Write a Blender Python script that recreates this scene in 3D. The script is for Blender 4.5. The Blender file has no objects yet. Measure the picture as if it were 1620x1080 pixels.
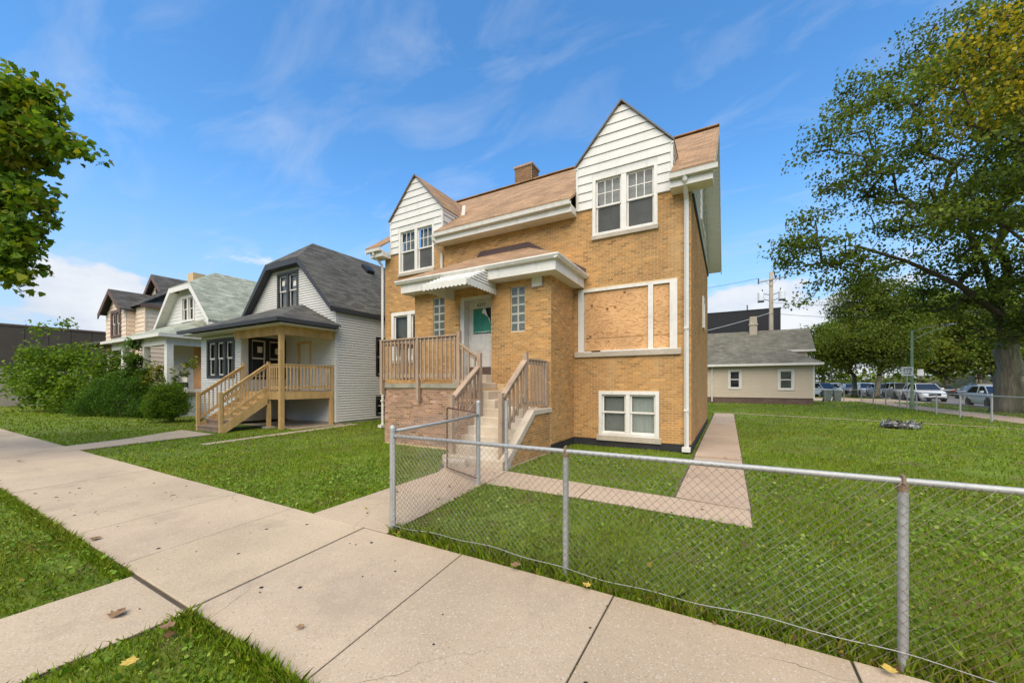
import bpy, bmesh, math, random
import numpy as np
from mathutils import Vector, noise as mnoise
random.seed(7); RNG = np.random.default_rng(7)
SC = bpy.context.scene
COL = SC.collection
R = math.radians

# ------------------------------------------------------------------ camera, sky, sun, exposure
CAM_H = 1.65; CAM_F = 605.0; CAM_TH = R(29.5)
cd = bpy.data.cameras.new('camera'); cam = bpy.data.objects.new('camera', cd); COL.objects.link(cam)
cam.location = (0, 0, CAM_H); cam.rotation_euler = (R(90), 0, CAM_TH)
cd.sensor_width = 36; cd.sensor_fit = 'HORIZONTAL'; cd.lens = 36 * CAM_F / 1620
cd.shift_y = 67 / 1620; cd.clip_start = 0.05; cd.clip_end = 3000
SC.camera = cam

SUN_EL, SUN_AZ = 52, 168          # azimuth measured clockwise from +y: behind the camera, a touch to its right
w = bpy.data.worlds.new('World'); SC.world = w; w.use_nodes = True
def build_world():
    nt = w.node_tree; N = nt.nodes; L = nt.links; N.clear()
    def nd(t, **k):
        n = N.new(t)
        for a, b in k.items(): setattr(n, a, b)
        return n
    def mth(op, a, b=None, c=None, clamp=False):
        n = nd('ShaderNodeMath', operation=op, use_clamp=clamp)
        for i, x in enumerate((a, b, c)):
            if x is None: continue
            if isinstance(x, (int, float)): n.inputs[i].default_value = x
            else: L.new(x, n.inputs[i])
        return n.outputs[0]
    sky = nd('ShaderNodeTexSky', sky_type='NISHITA', sun_disc=False)
    sky.sun_elevation = R(SUN_EL); sky.sun_rotation = R(SUN_AZ)
    sky.air_density = 1.0; sky.dust_density = 0.4; sky.ozone_density = 2.0
    hs = nd('ShaderNodeHueSaturation'); hs.inputs['Hue'].default_value = 0.498; hs.inputs['Saturation'].default_value = 1.27
    hs.inputs['Value'].default_value = 1.0
    L.new(sky.outputs[0], hs.inputs['Color'])
    tc = nd('ShaderNodeTexCoord'); sep = nd('ShaderNodeSeparateXYZ'); L.new(tc.outputs['Generated'], sep.inputs[0])
    X, Y, Z = sep.outputs
    # wispy high cloud: planar projection
    den = mth('ADD', mth('MAXIMUM', Z, 0.0), 0.18)
    cmb = nd('ShaderNodeCombineXYZ'); L.new(mth('DIVIDE', X, den), cmb.inputs[0]); L.new(mth('DIVIDE', Y, den), cmb.inputs[1])
    mp = nd('ShaderNodeMapping'); mp.inputs['Rotation'].default_value = (0, 0, R(-12)); mp.inputs['Scale'].default_value = (0.8, 1.7, 1)
    L.new(cmb.outputs[0], mp.inputs[0])
    n1 = nd('ShaderNodeTexNoise'); n1.inputs['Scale'].default_value = 2.6; n1.inputs['Detail'].default_value = 9; n1.inputs['Roughness'].default_value = 0.58
    n1.inputs['Distortion'].default_value = 0.6
    L.new(mp.outputs[0], n1.inputs['Vector'])
    r1 = nd('ShaderNodeMapRange'); r1.inputs['From Min'].default_value = 0.475; r1.inputs['From Max'].default_value = 0.86
    r1.inputs['To Max'].default_value = 0.42
    L.new(n1.outputs['Fac'], r1.inputs['Value'])
    # heaped cloud low over the horizon
    m2 = nd('ShaderNodeMapping'); m2.inputs['Scale'].default_value = (1, 1, 2.0); m2.inputs['Location'].default_value = (4.4, 7.7, 2.6)
    L.new(tc.outputs['Generated'], m2.inputs[0])
    n2 = nd('ShaderNodeTexNoise'); n2.inputs['Scale'].default_value = 5.2; n2.inputs['Detail'].default_value = 8; n2.inputs['Roughness'].default_value = 0.52
    L.new(m2.outputs[0], n2.inputs['Vector'])
    fall = nd('ShaderNodeMapRange'); fall.inputs['From Min'].default_value = 0.15; fall.inputs['From Max'].default_value = 0.36
    fall.inputs['To Min'].default_value = 0.43; fall.inputs['To Max'].default_value = 0.74
    L.new(Z, fall.inputs['Value'])
    d2 = mth('MULTIPLY', mth('SUBTRACT', n2.outputs['Fac'], fall.outputs[0]), 14.0, clamp=True)
    d2 = mth('MULTIPLY', d2, 0.88)
    fac = mth('MAXIMUM', r1.outputs[0], d2)
    shade = nd('ShaderNodeMapRange'); shade.inputs['From Min'].default_value = 0.42; shade.inputs['From Max'].default_value = 0.66
    L.new(n2.outputs['Fac'], shade.inputs['Value'])
    cc = nd('ShaderNodeMixRGB'); cc.inputs[1].default_value = (2.25, 2.5, 2.95, 1); cc.inputs[2].default_value = (3.5, 3.5, 3.5, 1)
    L.new(shade.outputs[0], cc.inputs[0])
    hz = nd('ShaderNodeMapRange', interpolation_type='SMOOTHSTEP'); hz.inputs['From Min'].default_value = -0.02; hz.inputs['From Max'].default_value = 0.46
    hz.inputs['To Min'].default_value = 0.85; hz.inputs['To Max'].default_value = 0.0; L.new(Z, hz.inputs['Value'])
    hm = nd('ShaderNodeMixRGB'); L.new(hz.outputs[0], hm.inputs[0]); L.new(hs.outputs[0], hm.inputs[1]); hm.inputs[2].default_value = (1.42, 1.90, 2.80, 1)
    mx = nd('ShaderNodeMixRGB'); L.new(fac, mx.inputs[0]); L.new(hm.outputs[0], mx.inputs[1]); L.new(cc.outputs[0], mx.inputs[2])
    bg = nd('ShaderNodeBackground'); bg.inputs['Strength'].default_value = 0.150
    L.new(mx.outputs[0], bg.inputs['Color'])
    out = nd('ShaderNodeOutputWorld'); L.new(bg.outputs[0], out.inputs[0])
build_world()
sd = bpy.data.lights.new('sun', 'SUN'); sun = bpy.data.objects.new('sun', sd); COL.objects.link(sun)
sd.energy = 2.75; sd.angle = R(70); sd.color = (1.0, 0.86, 0.64)
_az, _el = R(SUN_AZ), R(SUN_EL)
sun.rotation_euler = Vector((-math.sin(_az) * math.cos(_el), -math.cos(_az) * math.cos(_el), -math.sin(_el))).to_track_quat('-Z', 'Y').to_euler()
SC.view_settings.view_transform = 'Standard'; SC.view_settings.look = 'None'
SC.view_settings.exposure = 0.89; SC.view_settings.gamma = 1.0; SC.view_settings.use_curve_mapping = False
SC.cycles.max_bounces = 6; SC.cycles.diffuse_bounces = 3; SC.cycles.transparent_max_bounces = 12
SC.cycles.use_denoising = True

# ------------------------------------------------------------------ helpers
ORG = {}
def proj(x, y, z):
    dx, dy, dz = x, y, z - CAM_H
    wv = -math.sin(CAM_TH) * dx + math.cos(CAM_TH) * dy
    return (math.cos(CAM_TH) * dx + math.sin(CAM_TH) * dy), wv, dz
def tag(o, label=None, cat=None, group=None, kind=None):
    if label: o['label'] = label
    if cat: o['category'] = cat
    if group: o['group'] = group
    if kind: o['kind'] = kind
    return o
def thing(name, label, cat, loc=(0, 0, 0), group=None, local=False):
    o = bpy.data.objects.new(name, None); COL.objects.link(o); o.empty_display_size = 0.2
    o.location = loc; tag(o, label, cat, group)
    ORG[o] = (0, 0, 0) if local else tuple(loc)
    return o
def dup(root, loc, rotz=None, label=None, mats=None):
    r = root.copy(); COL.objects.link(r); r.location = loc
    if rotz is not None: r.rotation_euler = (0, 0, rotz)
    if label: r['label'] = label
    for ch in list(root.children):
        c = ch.copy(); COL.objects.link(c); c.parent = r
        for g in ch.children:
            d = g.copy(); COL.objects.link(d); d.parent = c
    return r
def link(name, me, parent=None):
    o = bpy.data.objects.new(name, me); COL.objects.link(o)
    if parent is not None: o.parent = parent; ORG[o] = ORG.get(parent, (0, 0, 0))
    return o

class MB:
    def __init__(s): s.v = []; s.f = []; s.c = []
    def add(s, vs, fs, c=None):
        b = len(s.v); s.v += [tuple(p) for p in vs]
        for q in fs: s.f.append(tuple(b + i for i in q)); s.c.append(c)
    def hexa(s, p, c=None, back=True):
        fs = [(0, 3, 2, 1), (4, 5, 6, 7), (0, 1, 5, 4), (1, 2, 6, 5), (2, 3, 7, 6), (3, 0, 4, 7)]
        s.add(p, fs, c)
    def box(s, x0, x1, y0, y1, z0, z1, c=None):
        s.hexa([(x0, y0, z0), (x1, y0, z0), (x1, y1, z0), (x0, y1, z0), (x0, y0, z1), (x1, y0, z1), (x1, y1, z1), (x0, y1, z1)], c)
    def prism(s, poly, off, c=None):
        n = len(poly); o = Vector(off)
        vs = [tuple(p) for p in poly] + [tuple(Vector(p) + o) for p in poly]
        fs = [tuple(range(n))[::-1], tuple(range(n, 2 * n))] + [(i, (i + 1) % n, n + (i + 1) % n, n + i) for i in range(n)]
        s.add(vs, fs, c)
    def bar(s, a, b, wx, wz, up=(0, 0, 1), c=None):          # rectangular bar from a to b
        a = Vector(a); b = Vector(b); d = (b - a).normalized(); u = Vector(up)
        sx = d.cross(u)
        if sx.length < 1e-4: sx = Vector((1, 0, 0))
        sx.normalize(); uz = sx.cross(d).normalized()
        q = []
        for p in (a, b):
            q += [p - sx * wx / 2 - uz * wz / 2, p + sx * wx / 2 - uz * wz / 2, p + sx * wx / 2 + uz * wz / 2, p - sx * wx / 2 + uz * wz / 2]
        s.hexa(q, c)
    def tube(s, pts, r, n=6, c=None, cap=True):
        pts = [Vector(p) for p in pts]; m = len(pts)
        if not isinstance(r, (list, tuple)): r = [r] * m
        vs = []; prev = None
        for i, p in enumerate(pts):
            d = (pts[min(i + 1, m - 1)] - pts[max(i - 1, 0)])
            if d.length < 1e-9: d = Vector((0, 0, 1))
            d.normalize()
            if prev is None:
                a = Vector((0, 0, 1)) if abs(d.z) < 0.9 else Vector((1, 0, 0))
                a = (a - d * a.dot(d)).normalized()
            else:
                a = prev - d * prev.dot(d)
                if a.length < 1e-6: a = d.orthogonal()
                a.normalize()
            prev = a; b = d.cross(a)
            for k in range(n):
                t = 2 * math.pi * k / n
                vs.append(p + (a * math.cos(t) + b * math.sin(t)) * r[i])
        fs = []
        for i in range(m - 1):
            for k in range(n):
                k2 = (k + 1) % n
                fs.append((i * n + k, i * n + k2, (i + 1) * n + k2, (i + 1) * n + k))
        if cap: fs.append(tuple(range(n))[::-1]); fs.append(tuple(range((m - 1) * n, m * n)))
        s.add(vs, fs, c)
    def lathe(s, prof, o=(0, 0, 0), n=20, axis='z', c=None):
        vs = []
        for (r, h) in prof:
            for k in range(n):
                t = 2 * math.pi * k / n
                p = (r * math.cos(t), r * math.sin(t), h)
                if axis == 'y': p = (p[0], p[2], p[1])
                if axis == 'x': p = (p[2], p[0], p[1])
                vs.append((p[0] + o[0], p[1] + o[1], p[2] + o[2]))
        fs = []
        for i in range(len(prof) - 1):
            for k in range(n):
                k2 = (k + 1) % n
                fs.append((i * n + k, i * n + k2, (i + 1) * n + k2, (i + 1) * n + k))
        s.add(vs, fs, c)
    def build(s, name, mat, parent=None, smooth=False, kind=None, recalc=True, bevel=0, label=None, org=None):
        me = bpy.data.meshes.new(name)
        o0 = org if org is not None else ORG.get(parent, (0, 0, 0))
        me.from_pydata([(a - o0[0], b - o0[1], c - o0[2]) for a, b, c in s.v], [], s.f)
        if recalc and len(s.f) < 60000:
            bm = bmesh.new(); bm.from_mesh(me); bmesh.ops.recalc_face_normals(bm, faces=bm.faces); bm.to_mesh(me); bm.free()
        if any(c is not None for c in s.c):
            at = me.color_attributes.new('tint', 'FLOAT_COLOR', 'CORNER')
            buf = []
            for c, f in zip(s.c, s.f):
                buf += list(c if c is not None else (1, 1, 1, 1)) * len(f)
            at.data.foreach_set('color', buf)
        me.materials.append(mat)
        if smooth: me.polygons.foreach_set('use_smooth', [True] * len(me.polygons))
        o = link(name, me, parent)
        if parent is None and org is not None: o.location = org
        if bevel:
            m = o.modifiers.new('bevel', 'BEVEL'); m.width = bevel; m.segments = 2; m.limit_method = 'ANGLE'
        if kind: o['kind'] = kind
        if label: o['label'] = label
        return o

# ------------------------------------------------------------------ materials
def M(name, col, rough=0.8, var=0.18, big=0.6, fine=40.0, bump=0.15, bumpd=0.004, stretch=(1, 1, 1), spec=0.3, metal=0.0,
      tint=False, objtint=False, col2=None, c2=(0.5, 0.62), c2s=2.0, stain=None, extra=None, coat=0):
    m = bpy.data.materials.new(name); m.use_nodes = True; nt = m.node_tree; N = nt.nodes; L = nt.links
    b = N['Principled BSDF']; b.inputs['Roughness'].default_value = rough; b.inputs['Metallic'].default_value = metal
    b.inputs['Specular IOR Level'].default_value = spec
    if coat: b.inputs['Coat Weight'].default_value = coat
    geo = N.new('ShaderNodeNewGeometry'); mp = N.new('ShaderNodeMapping'); mp.inputs['Scale'].default_value = stretch
    L.new(geo.outputs['Position'], mp.inputs[0]); V = mp.outputs[0]
    def noise(sc, det=4, ro=0.6, vec=V):
        n = N.new('ShaderNodeTexNoise'); n.inputs['Scale'].default_value = sc; n.inputs['Detail'].default_value = det
        n.inputs['Roughness'].default_value = ro; L.new(vec, n.inputs['Vector']); return n.outputs['Fac']
    def rng(x, a, b_, c, d):
        n = N.new('ShaderNodeMapRange'); L.new(x, n.inputs[0])
        for i, q in enumerate((a, b_, c, d)): n.inputs[i + 1].default_value = q
        return n.outputs[0]
    def mul(a, bb):
        n = N.new('ShaderNodeMixRGB'); n.blend_type = 'MULTIPLY'; n.inputs[0].default_value = 1
        L.new(a, n.inputs[1]); L.new(bb, n.inputs[2]); return n.outputs[0]
    rgb = N.new('ShaderNodeRGB'); rgb.outputs[0].default_value = (*col, 1); C = rgb.outputs[0]
    if col2 is not None:
        mx = N.new('ShaderNodeMixRGB'); L.new(rng(noise(c2s, 6), c2[0], c2[1], 0, 1), mx.inputs[0]); L.new(C, mx.inputs[1])
        mx.inputs[2].default_value = (*col2, 1); C = mx.outputs[0]
    C = mul(C, rng(noise(big, 5), 0.3, 0.7, 1 - var, 1 + var))
    nf = noise(fine, 3, 0.7)
    C = mul(C, rng(nf, 0.3, 0.7, 1 - var * .8, 1 + var * .8))
    if tint:
        a = N.new('ShaderNodeAttribute'); a.attribute_name = 'tint'; C = mul(C, a.outputs['Color'])
    if objtint:
        a = N.new('ShaderNodeObjectInfo'); C = mul(C, a.outputs['Color'])
    if extra: C = extra(nt, C, V, noise, rng, mul)
    L.new(C, b.inputs['Base Color'])
    if bump:
        bp = N.new('ShaderNodeBump'); bp.inputs['Strength'].default_value = bump; bp.inputs['Distance'].default_value = bumpd
        L.new(nf, bp.inputs['Height']); L.new(bp.outputs[0], b.inputs['Normal'])
    return m

def ex_shingle(sx, sz, dark, light, streak=None):
    # rows of shingles: brick texture on (x or y, slope) coordinates
    def f(nt, C, V, noise, rng, mul):
        N, L = nt.nodes, nt.links
        geo = N.new('ShaderNodeNewGeometry'); sp = N.new('ShaderNodeSeparateXYZ'); L.new(geo.outputs['Position'], sp.inputs[0])
        sn = N.new('ShaderNodeSeparateXYZ'); L.new(geo.outputs['True Normal'], sn.inputs[0])
        ab = N.new('ShaderNodeMath'); ab.operation = 'ABSOLUTE'; L.new(sn.outputs[0], ab.inputs[0])
        gt = N.new('ShaderNodeMath'); gt.operation = 'GREATER_THAN'; gt.inputs[1].default_value = 0.3; L.new(ab.outputs[0], gt.inputs[0])
        mx = N.new('ShaderNodeMix'); L.new(gt.outputs[0], mx.inputs[0]); L.new(sp.outputs[0], mx.inputs[2]); L.new(sp.outputs[1], mx.inputs[3])
        cb = N.new('ShaderNodeCombineXYZ'); L.new(mx.outputs[0], cb.inputs[0]); L.new(sp.outputs[2], cb.inputs[1])
        br = N.new('ShaderNodeTexBrick'); L.new(cb.outputs[0], br.inputs['Vector'])
        br.inputs['Color1'].default_value = (dark, dark, dark, 1); br.inputs['Color2'].default_value = (light, light, light, 1)
        br.inputs['Mortar'].default_value = (.45, .45, .45, 1); br.inputs['Scale'].default_value = 1
        br.inputs['Brick Width'].default_value = sx; br.inputs['Row Height'].default_value = sz
        br.inputs['Mortar Size'].default_value = 0.006; br.inputs['Mortar Smooth'].default_value = 0.4; br.inputs['Bias'].default_value = 0
        br.offset_frequency = 2; br.offset = 0.37
        bp = N.new('ShaderNodeBump'); bp.inputs['Strength'].default_value = 0.6; bp.inputs['Distance'].default_value = 0.012
        L.new(br.outputs['Fac'], bp.inputs['Height']); bp.invert = True
        C = mul(C, br.outputs['Color'])
        if streak:
            m2 = N.new('ShaderNodeMapping'); m2.inputs['Scale'].default_value = (.55, 9, 1); L.new(cb.outputs[0], m2.inputs[0])
            nn = noise(1.4, 4, 0.7, m2.outputs[0]); mm = N.new('ShaderNodeMixRGB')
            L.new(rng(nn, streak[1], streak[1] + .05, 0, .8), mm.inputs[0]); L.new(C, mm.inputs[1]); mm.inputs[2].default_value = (*streak[0], 1); C = mm.outputs[0]
        return C
    return f
def ex_wood_knots(nt, C, V, noise, rng, mul):
    # plywood: contour grain lines plus knots
    N, L = nt.nodes, nt.links
    geo = N.new('ShaderNodeNewGeometry'); mp = N.new('ShaderNodeMapping'); mp.inputs['Scale'].default_value = (.55, 1, 1.9)
    L.new(geo.outputs['Position'], mp.inputs[0])
    n = noise(1.6, 3, 0.55, mp.outputs[0])
    m = N.new('ShaderNodeMath'); m.operation = 'MULTIPLY'; m.inputs[1].default_value = 95; L.new(n, m.inputs[0])
    s = N.new('ShaderNodeMath'); s.operation = 'SINE'; L.new(m.outputs[0], s.inputs[0])
    mm = N.new('ShaderNodeMixRGB'); mm.blend_type = 'MULTIPLY'; mm.inputs[2].default_value = (.66, .5, .36, 1)
    L.new(rng(s.outputs[0], .45, 1.0, 0, .85), mm.inputs[0]); L.new(C, mm.inputs[1])
    vo = N.new('ShaderNodeTexVoronoi'); vo.inputs['Scale'].default_value = 3.0; L.new(geo.outputs['Position'], vo.inputs['Vector'])
    k = N.new('ShaderNodeMixRGB'); L.new(rng(vo.outputs['Distance'], .07, .16, .9, 0), k.inputs[0]); L.new(mm.outputs[0], k.inputs[1])
    k.inputs[2].default_value = (.11, .05, .02, 1)
    return k.outputs[0]
def ex_wood(nt, C, V, noise, rng, mul):
    return C
def ex_stain(col, lo, hi, sc, amt=.8):
    def f(nt, C, V, noise, rng, mul):
        N, L = nt.nodes, nt.links
        k = N.new('ShaderNodeMixRGB'); L.new(rng(noise(sc, 6, .65), lo, hi, 0, amt), k.inputs[0]); L.new(C, k.inputs[1]); k.inputs[2].default_value = (*col, 1)
        return k.outputs[0]
    return f
def ex_concrete(nt, C, V, noise, rng, mul):
    N, L = nt.nodes, nt.links
    vo = N.new('ShaderNodeTexVoronoi'); vo.inputs['Scale'].default_value = 130; L.new(V, vo.inputs['Vector'])
    sp = N.new('ShaderNodeSeparateColor'); L.new(vo.outputs['Color'], sp.inputs[0])
    k = N.new('ShaderNodeMixRGB'); L.new(rng(sp.outputs[0], .93, .97, 0, .55), k.inputs[0]); L.new(C, k.inputs[1]); k.inputs[2].default_value = (.6, .55, .47, 1)
    k2 = N.new('ShaderNodeMixRGB'); L.new(rng(sp.outputs[1], .94, .98, 0, .5), k2.inputs[0]); L.new(k.outputs[0], k2.inputs[1]); k2.inputs[2].default_value = (.17, .13, .10, 1)
    k3 = N.new('ShaderNodeMixRGB'); L.new(rng(noise(.9, 7, .7), .53, .72, 0, .50), k3.inputs[0]); L.new(k2.outputs[0], k3.inputs[1]); k3.inputs[2].default_value = (.24, .19, .145, 1)
    wn = N.new('ShaderNodeTexNoise'); wn.inputs['Scale'].default_value = 3.5; wn.inputs['Detail'].default_value = 4; L.new(V, wn.inputs['Vector'])
    wm = N.new('ShaderNodeMixRGB'); wm.blend_type = 'ADD'; wm.inputs[0].default_value = .22; L.new(V, wm.inputs[1]); L.new(wn.outputs['Color'], wm.inputs[2])
    v2 = N.new('ShaderNodeTexVoronoi'); v2.feature = 'DISTANCE_TO_EDGE'; v2.inputs['Scale'].default_value = .62; L.new(wm.outputs[0], v2.inputs['Vector'])
    ck = N.new('ShaderNodeMath'); ck.operation = 'MULTIPLY'; L.new(rng(v2.outputs['Distance'], .0005, .0028, .75, 0), ck.inputs[0]); L.new(rng(noise(.5, 3, .5), .53, .60, 0, 1), ck.inputs[1])
    k4 = N.new('ShaderNodeMixRGB'); L.new(ck.outputs[0], k4.inputs[0]); L.new(k3.outputs[0], k4.inputs[1]); k4.inputs[2].default_value = (.10, .075, .05, 1)
    k5 = N.new('ShaderNodeMixRGB'); L.new(rng(noise(2.6, 6, .7), .60, .72, 0, .30), k5.inputs[0]); L.new(k4.outputs[0], k5.inputs[1]); k5.inputs[2].default_value = (.55, .46, .33, 1)
    return k5.outputs[0]

BRICK_C = (.445, .240, .082)
def ex_weather(nt, C, V, noise, rng, mul):
    N, L = nt.nodes, nt.links
    geo = N.new('ShaderNodeNewGeometry'); mp = N.new('ShaderNodeMapping'); mp.inputs['Scale'].default_value = (1.6, 1.6, .22); L.new(geo.outputs['Position'], mp.inputs[0])
    for (fac, col) in ((rng(noise(.55, 6, .6), .50, .74, 0, .50), (.21, .115, .05)), (rng(noise(1.1, 5, .65, mp.outputs[0]), .54, .74, 0, .42), (.17, .105, .055)), (rng(noise(.8, 5, .6, mp.outputs[0]), .60, .74, 0, .40), (.60, .42, .22))):
        k = N.new('ShaderNodeMixRGB'); L.new(fac, k.inputs[0]); L.new(C, k.inputs[1]); k.inputs[2].default_value = (*col, 1); C = k.outputs[0]
    return C
def ex_streak(col, lo, hi, amt):
    def f(nt, C, V, noise, rng, mul):
        N, L = nt.nodes, nt.links
        geo = N.new('ShaderNodeNewGeometry'); mp = N.new('ShaderNodeMapping'); mp.inputs['Scale'].default_value = (7, 7, .8); L.new(geo.outputs['Position'], mp.inputs[0])
        k = N.new('ShaderNodeMixRGB'); L.new(rng(noise(1.0, 6, .7, mp.outputs[0]), lo, hi, 0, amt), k.inputs[0]); L.new(C, k.inputs[1]); k.inputs[2].default_value = (*col, 1)
        k2 = N.new('ShaderNodeMixRGB'); L.new(rng(noise(1.3, 6, .65), lo, hi, 0, amt * .7), k2.inputs[0]); L.new(k.outputs[0], k2.inputs[1]); k2.inputs[2].default_value = (*col, 1)
        return k2.outputs[0]
    return f
m_brick = M('brick_tinted', BRICK_C, .85, .10, .5, 55, .5, .004, tint=True, extra=ex_weather)
m_brick_o = M('brick_object', BRICK_C, .85, .10, .5, 55, .5, .004, objtint=True, extra=ex_weather)
m_mortar = M('mortar', (.56, .40, .215), .95, .15, .7, 60, .4, .004)
m_found = M('foundation_tar', (.028, .027, .027), .7, .3, 2, 30, .5, .01)
m_white = M('white_paint', (.68, .65, .585), .5, .06, .8, 9, .12, .004, extra=ex_streak((.36, .31, .23), .54, .76, .50))
m_siding_w = M('white_siding', (.64, .62, .565), .55, .06, .9, 14, .10, .004, extra=ex_streak((.36, .33, .26), .56, .80, .40))
m_alu = M('white_aluminium', (.66, .635, .57), .45, .06, 1.3, 12, .10, .004, extra=ex_streak((.34, .285, .20), .54, .76, .50))
m_limestone = M('limestone', (.42, .36, .28), .9, .18, 1.4, 35, .4, .006)
m_roof = M('brown_shingles', (.345, .215, .118), .95, .16, 1.3, 60, .5, .006, extra=ex_shingle(.30, .085, .72, 1.15))
m_roof_dk = M('dark_shingles', (.092, .088, .074), .95, .2, 1.3, 60, .5, .006, extra=ex_shingle(.32, .085, .65, 1.35))
m_roof_bk = M('black_shingles', (.078, .074, .066), .95, .25, 1.3, 60, .5, .006, extra=ex_shingle(.32, .085, .7, 1.3))
m_roof_gn = M('faded_green_shingles', (.29, .31, .235), .95, .2, 1.3, 40, .5, .006, extra=ex_shingle(.32, .10, .8, 1.2, ((.55, .53, .42), .60)))
m_roof_gy = M('worn_grey_shingles', (.155, .145, .108), .95, .22, 1.0, 30, .5, .006, extra=ex_shingle(.35, .11, .8, 1.2, ((.50, .47, .40), .665)))
m_flash = M('brown_flashing', (.085, .05, .042), .6, .15, 2, 20, .1)
m_ply = M('plywood', (.60, .355, .165), .8, .22, .8, 30, .12, .002, extra=ex_wood_knots)
m_wood_old = M('weathered_wood', (.355, .255, .175), .9, .22, 2.2, 25, .4, .003, stretch=(1, 1, .25), extra=ex_stain((.22, .17, .13), .55, .75, 3, .6))
m_wood_new = M('fresh_pine', (.54, .345, .138), .75, .2, 2.5, 22, .25, .002, stretch=(1, 1, .3))
m_wood_pale = M('pale_baluster_wood', (.55, .375, .185), .8, .18, 3, 22, .25, .002, stretch=(1, 1, .3))
m_wood_tread = M('brown_tread_wood', (.27, .19, .13), .85, .2, 2.5, 22, .25, .002)
m_conc = M('concrete', (.435, .342, .232), .92, .15, .55, 90, .35, .002, objtint=True, extra=ex_concrete)
m_conc_pink = M('pinkish_concrete', (.43, .318, .215), .92, .10, .7, 90, .35, .002, objtint=True, extra=ex_concrete)
m_conc_step = M('step_concrete', (.50, .415, .305), .9, .14, 1.5, 50, .4, .004, extra=ex_stain((.62, .56, .47), .5, .7, 2.2, .7))
m_gap = M('dark_joint', (.105, .085, .058), .95, .3, 5, 50, .3)
m_door = M('dirty_white_door', (.60, .56, .49), .55, .1, 1, 12, .1, .002, extra=ex_stain((.38, .32, .25), .5, .72, 2.5, .6))
m_green = M('green_sheet', (.035, .19, .125), .5, .2, 4, 14, .1)
m_paper = M('paper', (.70, .67, .58), .8, .08, 4, 20, 0)
m_brass = M('brass', (.6, .42, .16), .3, .1, 4, 20, 0, metal=1)
m_rake = M('grey_rake_edge', (.13, .13, .135), .6, .1, 2, 20, .05)
m_black = M('black_trim', (.022, .022, .024), .45, .15, 2, 20, .05)
m_dark_trim = M('charcoal_trim', (.048, .050, .053), .55, .12, 2, 20, .05)
m_brown_trim = M('brown_trim', (.13, .082, .062), .7, .2, 2, 20, .1)
m_vinyl = M('grey_vinyl_siding', (.64, .615, .56), .5, .05, .7, 14, .08, .003, extra=ex_streak((.33, .31, .26), .58, .8, .30))
m_cream = M('cream_siding', (.74, .58, .42), .6, .07, .8, 14, .1, .003)
m_beige = M('beige_siding', (.55, .45, .33), .6, .06, .7, 14, .08, .003)
m_gal = M('galvanised_steel', (.40, .40, .38), .60, .12, 3, 40, .2, .001, metal=.45, extra=ex_stain((.38, .33, .27), .6, .8, 4, .5))
m_wire = M('fence_wire', (.30, .27, .22), .5, .15, 6, 30, 0, metal=.5, extra=ex_stain((.16, .085, .05), .46, .60, 1.1, .9))
m_rust = M('rusty_iron', (.125, .068, .045), .8, .3, 6, 60, .3)
m_capr = M('rusty_cap', (.24, .165, .10), .75, .3, 6, 60, .3, metal=.2)
m_bark = M('bark', (.175, .145, .098), .95, .45, 1.2, 11, 1.0, .12, stretch=(1, 1, .16), col2=(.09, .095, .05), c2=(.48, .62), c2s=1.5)
m_bark_dk = M('branch_bark', (.070, .057, .040), .95, .3, 1.5, 9, .8, .03, stretch=(1, 1, .3))
m_soil = M('soil', (.075, .058, .036), .95, .3, 2, 30, .6, .02)
m_turf = M('turf_base', (.115, .165, .014), .95, .3, .6, 28, .8, .03, col2=(.13, .10, .035), c2=(.54, .68), c2s=1.7)
m_asph = M('asphalt', (.16, .155, .15), .9, .15, .4, 60, .4, .003)
m_tarmac_dk = M('dark_wall_panel', (.088, .070, .052), .7, .1, 1, 10, .1)
m_blackwall = M('black_cladding', (.012, .012, .014), .6, .15, 1, 10, .1)
m_stucco = M('beige_block', (.40, .335, .255), .9, .12, .6, 20, .2)
m_gblock = M('glass_block', (.105, .115, .095), .18, .3, 9, 30, .5, .01, spec=.6)
m_gblock_rim = M('glass_block_rim', (.40, .40, .34), .35, .1, 6, 30, .1)
m_curtain = M('curtain', (.60, .61, .55), .9, .12, 4, 20, .1, stretch=(6, 6, .3))
m_curtain_glare = M('grey_shade_and_glare', (.33, .33, .30), .9, .1, 2, 20, .1)  # grey blinds; on the grey house also pale glass reflections put into the colour
m_dark_interior = M('dark_interior', (.030, .032, .032), .9, .3, 2, 10, .1)  # near-black panel; darkness of the unlit room put into its colour
m_midcurtain = M('dim_blind', (.16, .16, .14), .9, .2, 3, 10, .1, stretch=(5, 5, .4))
m_rubber = M('rubber', (.018, .018, .018), .8, .2, 6, 40, .1)
m_rim = M('alloy_rim', (.45, .45, .46), .3, .1, 6, 20, 0, metal=.8)
m_lamp_green = M('green_pole_paint', (.20, .29, .145), .5, .12, 2, 20, .1)
m_pole = M('utility_pole_wood', (.31, .27, .21), .9, .2, 1.5, 12, .4, .01, stretch=(1, 1, .15))
m_trans = M('transformer_grey', (.62, .64, .65), .5, .08, 2, 20, .05)
m_sign = M('sign_white', (.74, .73, .70), .5, .04, 3, 20, 0)
m_silver = M('scuffed_silver', (.30, .30, .28), .45, .25, 4, 30, .5, .01, metal=.3, col2=(.045, .045, .04), c2=(.42, .50), c2s=6)
m_bin = M('bin_plastic', (.16, .19, .18), .6, .15, 3, 20, .1)
m_berm = M('dry_bank', (.15, .125, .070), .95, .3, .8, 10, .8, .05, col2=(.065, .085, .03), c2=(.46, .58), c2s=.7)
m_leafbrown = M('dry_leaf', (.21, .125, .065), .8, .3, 20, 60, .3, .004)
m_leafyellow = M('yellow_leaf', (.48, .34, .07), .7, .2, 20, 60, .2, .004)

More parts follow.
